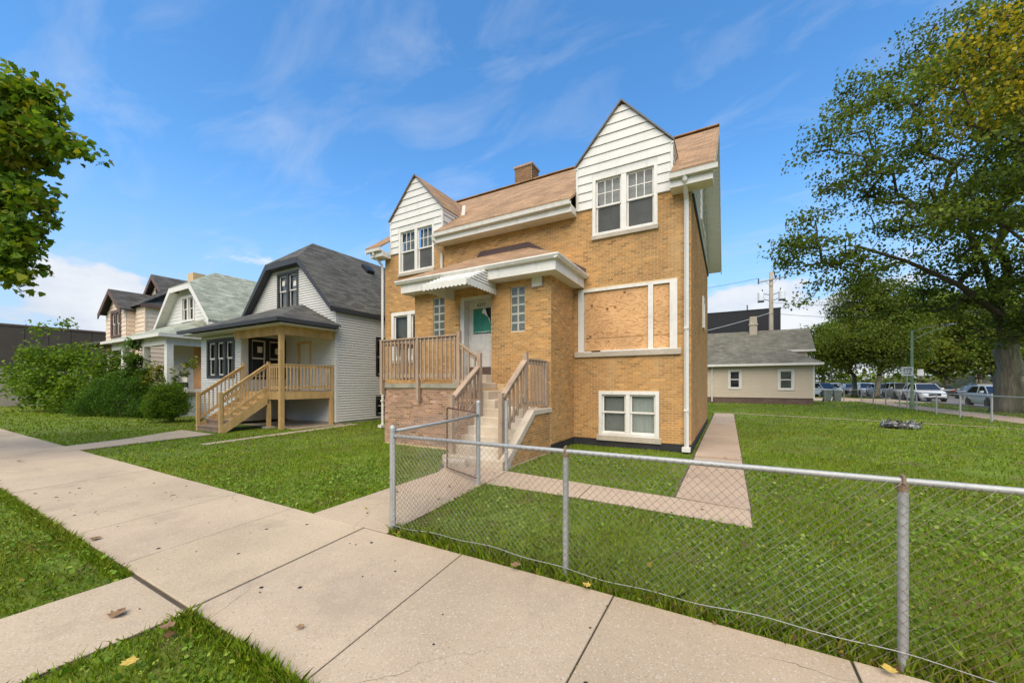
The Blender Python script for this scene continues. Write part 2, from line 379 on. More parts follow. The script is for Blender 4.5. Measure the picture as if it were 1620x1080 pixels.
def leaf_mat(name, trans=.35):
    m = bpy.data.materials.new(name); m.use_nodes = True; nt = m.node_tree; N, L = nt.nodes, nt.links; N.clear()
    a = N.new('ShaderNodeAttribute'); a.attribute_name = 'tint'
    d = N.new('ShaderNodeBsdfPrincipled'); d.inputs['Roughness'].default_value = .55; d.inputs['Specular IOR Level'].default_value = .12
    t = N.new('ShaderNodeBsdfTranslucent'); mx = N.new('ShaderNodeMixShader'); mx.inputs[0].default_value = trans
    hs = N.new('ShaderNodeMixRGB'); hs.blend_type = 'MULTIPLY'; hs.inputs[0].default_value = 1; hs.inputs[2].default_value = (1.25, 1.15, .5, 1)
    L.new(a.outputs['Color'], d.inputs['Base Color']); L.new(a.outputs['Color'], hs.inputs[1]); L.new(hs.outputs[0], t.inputs['Color'])
    L.new(d.outputs[0], mx.inputs[1]); L.new(t.outputs[0], mx.inputs[2])
    o = N.new('ShaderNodeOutputMaterial'); L.new(mx.outputs[0], o.inputs[0]); return m
m_leaf = leaf_mat('leaf', .45); m_blade = leaf_mat('grass_blade', .25)
def glass_mat():
    m = bpy.data.materials.new('window_glass'); m.use_nodes = True; nt = m.node_tree; N, L = nt.nodes, nt.links; N.clear()
    t = N.new('ShaderNodeBsdfTransparent'); t.inputs[0].default_value = (.80, .83, .82, 1)
    g = N.new('ShaderNodeBsdfGlossy'); g.inputs['Roughness'].default_value = .02; g.inputs[0].default_value = (1, 1, 1, 1)
    f = N.new('ShaderNodeFresnel'); f.inputs[0].default_value = 1.55
    ad = N.new('ShaderNodeMath'); ad.operation = 'MULTIPLY_ADD'; ad.inputs[1].default_value = .62; ad.inputs[2].default_value = .0; L.new(f.outputs[0], ad.inputs[0])
    mx = N.new('ShaderNodeMixShader'); L.new(ad.outputs[0], mx.inputs[0]); L.new(t.outputs[0], mx.inputs[1]); L.new(g.outputs[0], mx.inputs[2])
    o = N.new('ShaderNodeOutputMaterial'); L.new(mx.outputs[0], o.inputs[0]); return m
m_glass = glass_mat()
m_screen = M('insect_screen', (.078, .080, .076), .9, .2, 1.5, 30, .2, .002)
def paint_mat(name, col, metal=0.0):
    m = M(name, col, .3, .03, 1, 10, 0, spec=.5, metal=metal, coat=.8); return m
m_carglass = M('car_glass', (.02, .024, .026), .06, .1, 1, 5, 0, spec=.8)
m_headlamp = M('headlamp', (.55, .57, .6), .15, .05, 3, 10, 0, spec=.8)
m_tail = M('tail_lamp', (.22, .012, .012), .25, .05, 3, 10, 0, spec=.6)

# ------------------------------------------------------------------ wall frames:  u along the wall, d into the wall, z up
class FR:
    def __init__(s, axis, plane, sign=1): s.a = axis; s.p = plane; s.s = sign
    def m(s, u, d, z):
        if s.a == 'y': return (u, s.p + s.s * d, z)          # wall facing -y (sign 1)
        return (s.p - s.s * d, u, z)                          # wall facing +x (sign 1)
    def box(s, mb, u0, u1, d0, d1, z0, z1, c=None):
        a = s.m(u0, d0, z0); b = s.m(u1, d1, z1)
        mb.box(min(a[0], b[0]), max(a[0], b[0]), min(a[1], b[1]), max(a[1], b[1]), z0, z1, c)

def cells(u0, u1, z0, z1, holes):
    us = sorted({u0, u1, *[min(max(h[i], u0), u1) for h in holes for i in (0, 1)]})
    zs = sorted({z0, z1, *[min(max(h[i], z0), z1) for h in holes for i in (2, 3)]})
    out = []
    for i in range(len(us) - 1):
        run = None
        for j in range(len(zs) - 1):
            cu = (us[i] + us[i + 1]) / 2; cz = (zs[j] + zs[j + 1]) / 2
            ins = any(h[0] < cu < h[1] and h[2] < cz < h[3] for h in holes)
            if not ins:
                if run: run[3] = zs[j + 1]
                else: run = [us[i], us[i + 1], zs[j], zs[j + 1]]
            elif run: out.append(run); run = None
        if run: out.append(run)
    return out
def wall_cells(mb, fr, u0, u1, z0, z1, holes=(), d0=0.0, d1=0.22):
    for c in cells(u0, u1, z0, z1, holes): fr.box(mb, c[0], c[1], d0, d1, c[2], c[3])

BRICKS = []       # (frame, u0,u1,z0,z1,tint, parent)
BL, BH, BJ = .168, .0585, .0105
def gable_cells(mb, fr, prof, z0, z1, holes, breaks=(), d1=.2):
    zs = sorted({z0, z1, *[b for b in breaks if z0 < b < z1], *[h[i] for h in holes for i in (2, 3) if z0 < h[i] < z1]})
    for za, zb in zip(zs[:-1], zs[1:]):
        (a0, b0), (a1, b1) = prof(za + 1e-5), prof(zb - 1e-5); segs = [(a0, b0, a1, b1)]
        for h in holes:
            if h[2] < (za + zb) / 2 < h[3]:
                segs = [q for (a, b, c, d) in segs for q in ((a, h[0], c, h[0]), (h[1], b, h[1], d))]
        for (a, b, c, d) in segs:
            mb.hexa([fr.m(a, 0, za), fr.m(b, 0, za), fr.m(b, d1, za), fr.m(a, d1, za), fr.m(c, 0, zb), fr.m(d, 0, zb), fr.m(d, d1, zb), fr.m(c, d1, zb)])
def lay_bricks(fr, u0, u1, z0, z1, holes, parent, tone=(1, 1, 1), var=.115, clip=None, soldier=()):
    k = 0; z = z0
    while z + BH * .6 <= z1:
        zt = min(z + BH - BJ, z1)
        off = (BL / 2 if k % 2 else 0) + (u0 % BL)
        u = u0 - off + BL * math.floor(0)
        while u < u1:
            a, b = max(u, u0), min(u + BL - BJ, u1); u += BL
            if b - a < .025: continue
            segs = [(a, b)]
            for h in list(holes):
                if h[2] < zt - .01 and h[3] > z + .01:
                    ns = []
                    for (p, q) in segs:
                        if h[1] <= p or h[0] >= q: ns.append((p, q)); continue
                        if h[0] - p > .02: ns.append((p, h[0]))
                        if q - h[1] > .02: ns.append((h[1], q))
                    segs = ns
            for (p, q) in segs:
                if clip and not clip((p + q) / 2, (z + zt) / 2): continue
                g = random.gauss(1, var); r2 = random.random()
                if r2 < .05: g *= .74
                if r2 > .94: g *= 1.2
                wm = random.gauss(0, .035)
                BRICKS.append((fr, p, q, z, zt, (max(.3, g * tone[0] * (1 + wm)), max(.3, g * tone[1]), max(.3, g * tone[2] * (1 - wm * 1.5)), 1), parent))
        z += BH; k += 1
def finish_bricks():
    # the 300 bricks that show largest are objects, the rest joined per wall
    def area(b):
        fr, p, q, z, zt = b[:5]
        c = fr.m((p + q) / 2, 0, (z + zt) / 2)
        e0 = fr.m(p, 0, z); e1 = fr.m(q, 0, z)
        s = [proj(*e) for e in (e0, e1)]
        if min(s[0][1], s[1][1]) < .3: return 0
        U = [CAM_F * t[0] / t[1] for t in s]
        wv = proj(*c)[1]
        if not (-790 < U[0] < 790): return 0
        vv = 607 - CAM_F * (c[2] - CAM_H) / wv
        # hidden behind the fence mesh still counts; nothing else is in front
        return abs(U[1] - U[0]) * CAM_F * (zt - z) / wv
    groups = {}
    for b in BRICKS: groups.setdefault(id(b[6]), []).append(b)
    order = sorted(range(len(BRICKS)), key=lambda i: -area(BRICKS[i]))
    ok = [i for i in order if .30 < BRICKS[i][3] and not (BRICKS[i][6].get('mostly_hidden'))][:300]
    single = set(ok); cache = {}
    for i in single:
        fr, p, q, z, zt, t, par = BRICKS[i]
        key = (fr.a, round(q - p, 3), round(zt - z, 3))
        if key not in cache:
            mb = MB(); L, Hh = q - p, zt - z
            if fr.a == 'y': mb.box(-L / 2, L / 2, -.0035, .03, -Hh / 2, Hh / 2)
            else: mb.box(-.03, .0035, -L / 2, L / 2, -Hh / 2, Hh / 2)
            me = bpy.data.meshes.new('brick'); me.from_pydata(mb.v, [], mb.f); me.materials.append(m_brick_o); cache[key] = me
        o = bpy.data.objects.new('brick', cache[key]); COL.objects.link(o); o.parent = par
        c = fr.m((p + q) / 2, random.gauss(0, .0008), (z + zt) / 2); g = ORG.get(par, (0, 0, 0))
        o.location = (c[0] - g[0], c[1] - g[1], c[2] - g[2]); o.color = t
    jo = {}
    for i, b in enumerate(BRICKS):
        if i in single: continue
        fr, p, q, z, zt, t, par = b
        mb = jo.setdefault(par, MB())
        pr = -.0035 + random.gauss(0, .0008)
        P = [fr.m(p, pr, z), fr.m(q, pr, z), fr.m(q, pr, zt), fr.m(p, pr, zt), fr.m(p, .004, z), fr.m(q, .004, z), fr.m(q, .004, zt), fr.m(p, .004, zt)]
        F = [(0, 1, 2, 3), (0, 4, 5, 1), (1, 5, 6, 2), (2, 6, 7, 3), (3, 7, 4, 0)]
        if fr.a == 'x' and fr.s == 1: pass
        mb.add(P, F, t)
    for par, mb in jo.items(): mb.build('brickwork', m_brick, par, kind='stuff')

def siding(fr, u0, u1, z0, z1, pitch, mat, parent, holes=(), clip=None, name='siding_board', joined=False, proud=.026, gap=.010):
    """lapped boards; clip(z) -> (ulo, uhi) limits the run at that height"""
    z = z0; J = MB() if joined else None; k = 0
    while z < z1 - .015:
        zt = min(z + pitch, z1)
        lo0, hi0 = (clip(z) if clip else (u0, u1)); lo1, hi1 = (clip(zt) if clip else (u0, u1))
        lo0, lo1 = max(lo0, u0), max(lo1, u0); hi0, hi1 = min(hi0, u1), min(hi1, u1)
        segs = [(lo0, hi0, lo1, hi1)]
        for h in holes:
            if h[2] < zt - .012 and h[3] > z + .012:
                ns = []
                for (a, b, c, d) in segs:
                    if h[1] <= min(a, c) or h[0] >= max(b, d): ns.append((a, b, c, d)); continue
                    if h[0] - min(a, c) > .02: ns.append((a, h[0], min(c, h[0]), h[0]))
                    if max(b, d) - h[1] > .02: ns.append((h[1], b, h[1], max(d, h[1])))
                segs = ns
        for (a, b, c, d) in segs:
            if b - a < .02 and d - c < .02: continue
            if d - c < .004: d = c + .004
            e = random.gauss(0, .0008)
            P = [fr.m(a, -proud + e, z + gap), fr.m(b, -proud + e, z + gap), fr.m(d, -.002 + e, zt), fr.m(c, -.002 + e, zt),
                 fr.m(a, .01, z + gap), fr.m(b, .01, z + gap), fr.m(d, .01, zt), fr.m(c, .01, zt)]
            mb = J if joined else MB()
            mb.hexa(P)
            if not joined: mb.build(name, mat, parent)
        z += pitch; k += 1
    if joined: J.build('siding', mat, parent, kind='stuff')

def window(parent, fr, u0, u1, z0, z1, n=2, muntins=None, frame=.07, mull=.12, trim=m_white, sashm=None, back=m_dark_interior, backs=None,
           sill=None, proud=.03, deep=.10, dh=True, sash=.045, mid=.5, backd=.16, screen=False):
    """n double-hung lights; window mesh = outer frame; children: sash, pane, muntin, blind"""
    sashm = sashm or trim
    mb = MB()
    fr.box(mb, u0, u0 + frame, -proud, deep, z0, z1); fr.box(mb, u1 - frame, u1, -proud, deep, z0, z1)
    fr.box(mb, u0 + frame, u1 - frame, -proud, deep, z1 - frame, z1); fr.box(mb, u0 + frame, u1 - frame, -proud - .012, deep, z0, z0 + frame * .8)
    iw = (u1 - u0 - 2 * frame - (n - 1) * mull) / n
    for k in range(1, n):
        a = u0 + frame + k * iw + (k - 1) * mull; fr.box(mb, a, a + mull, -proud + .006, deep, z0 + frame * .8, z1 - frame)
    wo = mb.build('window', trim, parent)
    for k in range(n):
        a = u0 + frame + k * (iw + mull); b = a + iw; lo = z0 + frame * .8; hi = z1 - frame
        zm = lo + (hi - lo) * mid
        parts = [(zm - .01, hi, .03), (lo, zm + .025, .055)] if dh else [(lo, hi, .03)]
        for q, (s0, s1, dd) in enumerate(parts):
            sm = MB(); t = sash
            fr.box(sm, a, a + t, dd, dd + .03, s0, s1); fr.box(sm, b - t, b, dd, dd + .03, s0, s1)
            fr.box(sm, a + t, b - t, dd, dd + .03, s1 - t, s1); fr.box(sm, a + t, b - t, dd, dd + .03, s0, s0 + t)
            if muntins and q == 0:
                for i in range(1, muntins[0]):
                    x = a + t + (b - a - 2 * t) * i / muntins[0]; fr.box(sm, x - .011, x + .011, dd + .004, dd + .026, s0 + t, s1 - t)
                for i in range(1, muntins[1]):
                    zz = s0 + t + (s1 - s0 - 2 * t) * i / muntins[1]; fr.box(sm, a + t, b - t, dd + .003, dd + .027, zz - .011, zz + .011)
            sm.build('sash', sashm, wo)
            pm = MB(); P = [fr.m(a + t, dd + .015, s0 + t), fr.m(b - t, dd + .015, s0 + t), fr.m(b - t, dd + .015, s1 - t), fr.m(a + t, dd + .015, s1 - t)]
            pm.add(P, [(0, 1, 2, 3)]); pm.build('pane', m_glass if not (screen and q == 1) else m_screen, wo, recalc=False)
        bm_ = MB(); fr.box(bm_, a, b, backd, backd + .015, lo, hi)
        bb = backs[k] if backs else back
        bm_.build('blind' if bb is not m_dark_interior else 'dark_room', bb, wo)
    if sill:
        s = MB(); fr.box(s, u0 - sill[0], u1 + sill[0], -sill[1], .05, z0 - sill[2], z0 - .002); s.build('sill', m_limestone if sill[3] is None else sill[3], wo)
    return wo

# ------------------------------------------------------------------ ground, walks, roads
def sheet(name, x0, x1, y0, y1, z, mat, n=1, kind='structure', parent=None, thick=0.05):
    mb = MB(); mb.box(x0, x1, y0, y1, z - thick, z); return mb.build(name, mat, parent, kind=kind)
gmb = MB(); gmb.add([(-900, -300, 0), (900, -300, 0), (900, 1500, 0), (-900, 1500, 0)], [(0, 1, 2, 3)])
ground = gmb.build('ground', m_turf, kind='structure', recalc=False)
WALKS = []     # polygons without grass
def slab_obj(poly, top, mat, parent, name='slab', bev=.006):
    mb = MB(); mb.prism([(p[0], p[1], .006) for p in poly], (0, 0, top - .006)); o = mb.build(name, mat, parent, bevel=bev)
    g = random.uniform(.90, 1.06); o.color = (g, g * random.uniform(.985, 1.01), g * random.uniform(.96, 1.02), 1); return o
def bed(name, poly, z=.004, mat=None):
    mb = MB(); mb.add([(p[0], p[1], z) for p in poly], [tuple(range(len(poly)))]); WALKS.append(poly)
    return mb.build(name, mat or m_gap, kind='structure', recalc=False)
SWT = .022
sidewalk = bed('sidewalk', [(-70, 1.26), (9, 1.26), (9, 2.96), (-70, 2.96)])
jn = [8.6, 7.2, 5.85, 4.5, 3.15, 1.9, .63, -.77, -2.12, -3.50, -4.87, -6.25, -7.70, -9.45]
while jn[-1] > -60: jn.append(jn[-1] - 1.45)
for a, b in zip(jn[1:], jn[:-1]):
    g = .009 if random.random() < .6 else .005
    sk = .09 if a > -12 else 0
    t = SWT + random.gauss(0, .002)
    ska = .10 if a < -.9 else 0; skb = .10 if b < -.9 else 0
    slab_obj([(a + g + ska, 1.27), (b - g + skb, 1.27), (b - g - skb, 2.95), (a + g - ska, 2.95)], t, m_conc, sidewalk)
entry = bed('entry_walk', [(-4.60, 2.96), (-3.24, 2.96), (-3.50, 5.15), (-3.50, 5.25), (.24, 5.14), (.26, 5.80), (-.66, 5.96), (-3.62, 6.24), (-5.25, 6.25), (-4.75, 5.6), (-4.66, 4.4)])
slab_obj([(-4.56, 2.972), (-3.26, 2.972), (-3.38, 4.30), (-4.64, 4.30)], SWT - .004, m_conc, entry)
slab_obj([(-4.64, 4.31), (-3.385, 4.31), (-3.48, 5.22), (-3.62, 6.2), (-5.0, 6.2), (-4.70, 5.5)], SWT - .006, m_conc_pink, entry)
slab_obj([(-3.47, 5.26), (-1.885, 5.26), (-1.93, 6.05), (-3.60, 6.2)], SWT - .006, m_conc_pink, entry)
slab_obj([(-1.868, 5.258), (.24, 5.14), (.245, 5.80), (-.64, 5.93), (-1.91, 6.045)], SWT - .004, m_conc_pink, entry)
side_walk = bed('side_walk', [(-.70, 5.96), (.27, 5.8), (.27, 24.0), (-.70, 24.0)])
slab_obj([(-.66, 5.98), (.25, 5.82), (.25, 8.9), (-.66, 8.9)], SWT + .006, m_conc_pink, side_walk)
y = 8.93
for ln, t in ((.62, .012), (2.9, .05), (3.0, .05), (3.0, .045), (3.0, .045), (2.6, .045)):
    slab_obj([(-.655, y), (.25, y), (.25, y + ln - .02), (-.655, y + ln - .02)], t, m_conc_pink if ln > 1 else m_conc, side_walk); y += ln
carr = bed('carriage_walk', [(-4.42, -2.6), (-3.38, -2.6), (-3.36, 1.262), (-4.42, 1.262)])
slab_obj([(-4.40, -2.6), (-3.40, -2.6), (-3.38, .1), (-4.40, .1)], SWT - .004, m_conc, carr)
slab_obj([(-4.40, .115), (-3.38, .115), (-3.37, 1.235), (-4.41, 1.235)], SWT - .002, m_conc, carr)
# neighbour's front walk and the thin edge strip along the grey house
nwalk = bed('neighbour_walk', [(-15.3, 2.96), (-13.9, 2.96), (-14.5, 6.1), (-17.0, 6.1), (-16.2, 5.2)])
slab_obj([(-15.2, 2.97), (-14.0, 2.97), (-14.29, 4.38), (-15.68, 4.38)], .012, m_conc, nwalk)
slab_obj([(-15.7, 4.4), (-14.3, 4.4), (-14.55, 6.05), (-16.9, 6.05), (-16.3, 5.2)], .02, m_conc, nwalk)
estrip = bed('house_edge_strip', [(-12.6, 4.9), (-12.3, 4.9), (-13.1, 10.5), (-13.6, 10.5)], mat=m_conc)
bed('porch_pad', [(-17.5, 8.15), (-13.7, 8.15), (-13.45, 10.2), (-17.5, 10.2)], mat=m_conc)
lot = bed('lot_edge_strip', [(.27, 24.7), (.27, 24.35), (9.6, 21.0), (9.6, 21.25)], z=.02, mat=m_conc_pink)
sside = bed('side_street_sidewalk', [(10.5, -20), (12.25, -20), (12.25, 140), (10.5, 140)])
yy = 8.0
while yy < 110:
    slab_obj([(10.51, yy), (12.24, yy), (12.24, yy + 1.58), (10.51, yy + 1.58)], .022, m_conc_pink, sside, bev=0); yy += 1.6
road = sheet('side_street', 15.3, 24.4, -40, 260, .010, m_asph); WALKS.append([(15.1, -40), (24.7, -40), (24.7, 260), (15.1, 260)])
lotp = sheet('parking_apron', 6.3, 15.3, 46.5, 56, .014, m_conc); WALKS.append([(6.3, 46.5), (15.3, 46.5), (15.3, 56), (6.3, 56)])
for x0 in (15.14, 24.4):
    mb = MB(); y0 = -40
    mb.box(x0, x0 + .16, -40, 46.3, 0, .13); mb.box(x0, x0 + .16, 56.2, 200, 0, .13)
    mb.build('kerb', m_conc, kind='structure')
mb = MB()
nx, ny = 10, 60
vv = []
for j in range(ny + 1):
    for i in range(nx + 1):
        y_ = 40 + j * 3.2; x_ = 33 + i * 2.2
        h = min(1, i / 3) * 3.4 * (0.85 + .3 * mnoise.noise((x_ * .1, y_ * .07, 3))) if i else 0
        vv.append((x_, y_, h - .02 if i < nx else h))
mb.add(vv, [(j * (nx + 1) + i, j * (nx + 1) + i + 1, (j + 1) * (nx + 1) + i + 1, (j + 1) * (nx + 1) + i) for j in range(ny) for i in range(nx)])
mb.build('railway_bank', m_berm, smooth=True, kind='structure')

# ------------------------------------------------------------------ the brick house
HX0, HX1, HY, HYB = -11.04, -.77, 10.0, 18.15
VX0, VX1, VY = -8.07, -3.70, 8.43
house = thing('brick_house', 'two-storey yellow brick house with two white gabled dormers and a boarded front window', 'house', (-5.9, 14, 0))
F = FR('y', HY); FV = FR('y', VY); FS = FR('x', HX1); FVS = FR('x', VX1)
W_UL = (-10.33, -8.68, 5.58, 7.15); W_UR = (-3.17, -1.52, 5.58, 7.15)
W_BIG = (-3.57, -1.07, 2.50, 4.19); W_BAS = (-3.00, -1.485, .30, 1.46); W_FL = (-10.70, -8.95, 2.50, 4.22)
front_holes = [W_UL, W_UR, W_BIG, W_BAS, W_FL]
sills = [(W_BIG[0] - .09, W_BIG[1] + .09, 2.37, 2.52), (W_BAS[0] - .05, W_BAS[1] + .05, .18, .31), (W_UL[0], W_UL[1] + .02, 5.48, 5.6), (W_UR[0] - .02, W_UR[1] + .02, 5.48, 5.6), (W_FL[0] - .05, W_FL[1], 2.38, 2.52)]
mb = MB(); wall_cells(mb, F, HX0, HX1, .2, 6.40, front_holes)
wall_front = mb.build('wall', m_mortar, house)
lay_bricks(F, HX0, HX1, .20, 6.36, front_holes + sills + [(VX0, VX1, .0, 4.9), (-9.0, -8.07, 0, 1.7)], wall_front)
mb = MB(); SW = (14.4, 15.3, 3.55, 4.62)
wall_cells(mb, FS, HY + .22, HYB, .2, 6.25, [SW]); mb.box(HX0, HX0 + .2, HY + .22, HYB, .2, 6.25); mb.box(HX0 + .2, HX1 - .22, HYB - .2, HYB, .2, 6.25)
wall_side = mb.build('wall', m_mortar, house)
lay_bricks(FS, HY + .012, HYB, .20, 6.2, [SW], wall_side, tone=(.92, .93, .95))
# corner returns of the front wall (seen edge on)
mb = MB()
mb.box(HX0 - .012, HX1 + .012, HY - .014, HYB, -.1, .195); mb.box(VX0 - .012, VX1 + .012, VY - .014, HY - .014, -.1, .195)
mb.build('foundation', m_found, house)
window(house, F, *W_UL, screen=True, n=2, muntins=(3, 2), frame=.085, mull=.13, sill=(.02, .07, .10, None), backs=[m_curtain_glare, m_curtain_glare])
window(house, F, *W_UR, screen=True, n=2, muntins=(3, 2), frame=.085, mull=.13, sill=(.02, .07, .10, None), backs=[m_curtain_glare, m_curtain_glare])
window(house, F, *W_FL, n=2, frame=.12, mull=.17, sill=(.05, .06, .12, None), backs=[m_midcurtain, m_midcurtain], mid=.42)
window(house, F, *W_BAS, n=2, frame=.085, mull=.10, sill=(.05, .06, .13, None), backs=[m_curtain_glare, m_curtain], mid=.53)
window(house, FS, *SW, n=1, frame=.09, proud=.05)
# boarded picture window
a0, a1, c0, c1 = W_BIG; mb = MB()
F.box(mb, a0, a0 + .16, -.03, .1, c0, c1); F.box(mb, a1 - .17, a1, -.03, .1, c0, c1); F.box(mb, a0 + .16, a1 - .17, -.02, .1, c1 - .075, c1)
F.box(mb, -1.745, -1.625, -.02, .1, c0 + .035, c1 - .075); F.box(mb, a0 + .62, a1 - .17, -.035, .1, c0, c0 + .035)
F.box(mb, a0 + .16, a0 + .36, -.035, .1, c0 - .006, c0 + .02)
bw = mb.build('window', m_white, house)
for (p, q, r, s) in ((a0 + .165, -1.75, c0 + .37, c1 - .08), (a0 + .165, -1.75, c0 + .04, c0 + .362), (-1.62, a1 - .175, c0 + .37, c1 - .08), (-1.62, a1 - .175, c0 + .04, c0 + .362)):
    mb = MB(); F.box(mb, p, q, .03 + random.uniform(0, .004), .05, r, s); mb.build('plywood_board', m_ply, bw, bevel=.002)
mb = MB(); F.box(mb, a0 - .09, a1 + .09, -.07, .08, c0 - .135, c0 - .008); mb.build('sill', m_limestone, bw, bevel=.008)
mb = MB(); F.box(mb, a0, a1, .08, .12, c0, c1); mb.build('dark_room', m_black, bw)
# soldier course under the big sill is in the bricks; rain streaks left to the material

# dormers
EZ = 7.53; PK = 8.92; RIDGE = (14.1, 9.92); EAVE = (9.52, 6.50)
slope = (RIDGE[1] - EAVE[1]) / (RIDGE[0] - EAVE[0])
rz = lambda y: EAVE[1] + slope * (y - EAVE[0])
ry = lambda z: EAVE[0] + (z - EAVE[1]) / slope
def dormer(xc, win):
    d = MB(); hw = 1.20
    FD = FR('y', HY - .03)
    # core behind the boards
    cl = lambda z: (xc - hw, xc + hw) if z < EZ - .1 else (xc - 1.30 * max(0, (PK - z)) / (PK - EZ + .1) - .0, xc + 1.30 * max(0, (PK - z)) / (PK - EZ + .1))
    for (x0, x1) in ((xc - hw, win[0]), (win[1], xc + hw)): d.box(x0, x1, HY - .028, HY + .1, 6.33, EZ - .1)
    d.box(win[0], win[1], HY - .028, HY + .1, win[3], EZ - .1)
    d.prism([(xc - hw, HY - .028, EZ - .1), (xc + hw, HY - .028, EZ - .1), (xc, HY - .028, PK - .06)], (0, .1, 0))
    for s in (-1, 1):                                    # cheeks
        x = xc + s * hw
        d.prism([(x, HY - .02, 6.36), (x, HY - .02, EZ), (x, ry(EZ) + .05, EZ), (x, HY + .12, 6.36)], (-s * .08, 0, 0))
    o = d.build('dormer', m_siding_w, house)
    siding(FD, xc - hw - .1, xc + hw + .1, 6.33, PK - .10, .232, m_siding_w, o, holes=[win], clip=cl)
    for s in (-1, 1):
        FC = FR('x', xc + s * (hw + .002), s)
        cc = lambda z: (HY - .02, ry(z) + .04)
        siding(FC, HY - .02, 12, 6.86, EZ, .232, m_siding_w, o, clip=cc)
        mb = MB(); mb.box(xc + s * hw - .03, xc + s * hw + .03, HY - .055, HY - .0, 6.36, EZ - .02); mb.build('corner_trim', m_siding_w, o)
    # roof planes
    ov = .06; yf = HY - .10
    for s in (-1, 1):
        ex = xc + s * (hw + ov); ez = EZ - .02 - .0; th = .03
        P = [(xc, yf, PK), (ex, yf, ez), (ex, ry(ez), ez), (xc, ry(PK), PK)]
        mb = MB(); mb.prism(P, (0, 0, th)); mb.build('roof', m_roof, o)
        mb = MB(); mb.prism([(xc, yf - .012, PK - .015), (ex, yf - .012, ez - .015), (ex, yf - .012, ez + th + .006), (xc, yf - .012, PK + th + .006)], (0, .014, 0)); mb.build('rake_edge', m_rake, o)
        mb = MB(); mb.bar((ex - s * .04, yf + .02, ez - .03), (ex - s * .04, ry(ez) - .05, ez - .03), .05, .05); mb.build('eave_trim', m_white, o)
    mb = MB(); xr = xc + 1.34
    if xc < -5: mb.bar((xr + .03, ry(EZ) - .02, EZ - .02), (xr + .03, ry(EZ) + .05, EZ + .42), .14, .03, up=(0, -1, 0)); 
    if xc < -5: mb.build('flashing', m_alu, o)
    return o
dormer(-9.51, W_UL); dormer(-2.39, W_UR)
# main roof
RX0, RX1 = -11.55, -.25
mb = MB()
zq = rz(HY + .02); yd = 10.95; zd = rz(yd)
mb.prism([(RX0, yd, zd), (RX1, yd, zd), (RX1, RIDGE[0], RIDGE[1]), (RX0, RIDGE[0], RIDGE[1])], (0, 0, .07))
for (x0, x1) in ((RX0, -10.68), (-8.34, -3.56), (-1.22, RX1)):
    mb.prism([(x0, HY + .02, zq), (x1, HY + .02, zq), (x1, yd, zd), (x0, yd, zd)], (0, 0, .07))
for (x0, x1) in ((RX0, -10.73), (-8.29, -3.61), (-1.17, RX1)):
    mb.prism([(x0, EAVE[0], EAVE[1]), (x1, EAVE[0], EAVE[1]), (x1, HY + .02, zq), (x0, HY + .02, zq)], (0, 0, .07))
yb = 2 * RIDGE[0] - EAVE[0]
mb.prism([(RX0, yb, EAVE[1]), (RX1, yb, EAVE[1]), (RX1, RIDGE[0], RIDGE[1]), (RX0, RIDGE[0], RIDGE[1])], (0, 0, .07))
roof = mb.build('roof', m_roof, house)
mb = MB(); mb.bar((RX0, RIDGE[0], RIDGE[1] + .085), (RX1, RIDGE[0], RIDGE[1] + .085), .26, .03); mb.build('ridge_cap', m_roof, roof)
mb = MB()
for (ya, yc) in ((EAVE[0], RIDGE[0]), (yb, RIDGE[0])):
    for x in (RX0, RX1 - .03): mb.prism([(x, ya, EAVE[1] - .16), (x, yc, RIDGE[1] - .16), (x, yc, RIDGE[1] - .003), (x, ya, EAVE[1] - .003)], (.03, 0, 0))
mb.build('rake_board', m_white, roof)
# rake soffit boards on the right gable, each a board
for i in range(40):
    t0, t1 = i / 40, (i + .93) / 40
    for (ya, yc, vis) in ((EAVE[0] + .45, RIDGE[0], 1), (yb - .1, RIDGE[0], 1)):
        y0, y1 = ya + (yc - ya) * t0, ya + (yc - ya) * t1
        zz = lambda y_: (rz(y_) if y_ <= RIDGE[0] else rz(2 * RIDGE[0] - y_)) - .17
        mb = MB(); mb.prism([(HX1 + .01, y0, zz(y0)), (RX1 - .035, y0, zz(y0)), (RX1 - .035, y1, zz(y1)), (HX1 + .01, y1, zz(y1))], (0, 0, .02)); mb.build('soffit_board', m_siding_w, roof)
# right gable siding with a window
GW = (13.2, 14.9, 6.75, 8.2)
mb = MB(); mb.prism([(HX1 + .0, HY - .2, 6.25), (HX1 + .0, yb - .2, 6.25), (HX1, RIDGE[0], RIDGE[1] - .12)], (-.15, 0, 0)); gab = mb.build('gable', m_siding_w, house)
siding(FR('x', HX1 + .004), HY - .05, HYB, 6.26, 9.75, .232, m_siding_w, gab, holes=[GW], clip=lambda z: (ry(z + .2) + .1, 2 * RIDGE[0] - ry(z + .2) - .1))
window(gab, FR('x', HX1 + .02), *GW, n=2, frame=.09, proud=.06, deep=-.003, backd=-.002) if False else None
gwm = MB(); FG = FR('x', HX1 + .02)
FG.box(gwm, GW[0], GW[1], -.05, .02, GW[2], GW[3]); gwm.build('window_frame', m_white, gab)
gwm = MB()
for a in (GW[0] + .1, (GW[0] + GW[1]) / 2 + .06): FG.box(gwm, a, a + .64, -.06, .0, GW[2] + .1, GW[3] - .1)
gwm.build('pane', m_carglass, gab)
mb = MB(); mb.box(HX1 + .002, HX1 + .05, HY + .2, HYB, 6.19, 6.25); mb.build('gable_ledge', m_dark_trim, house)

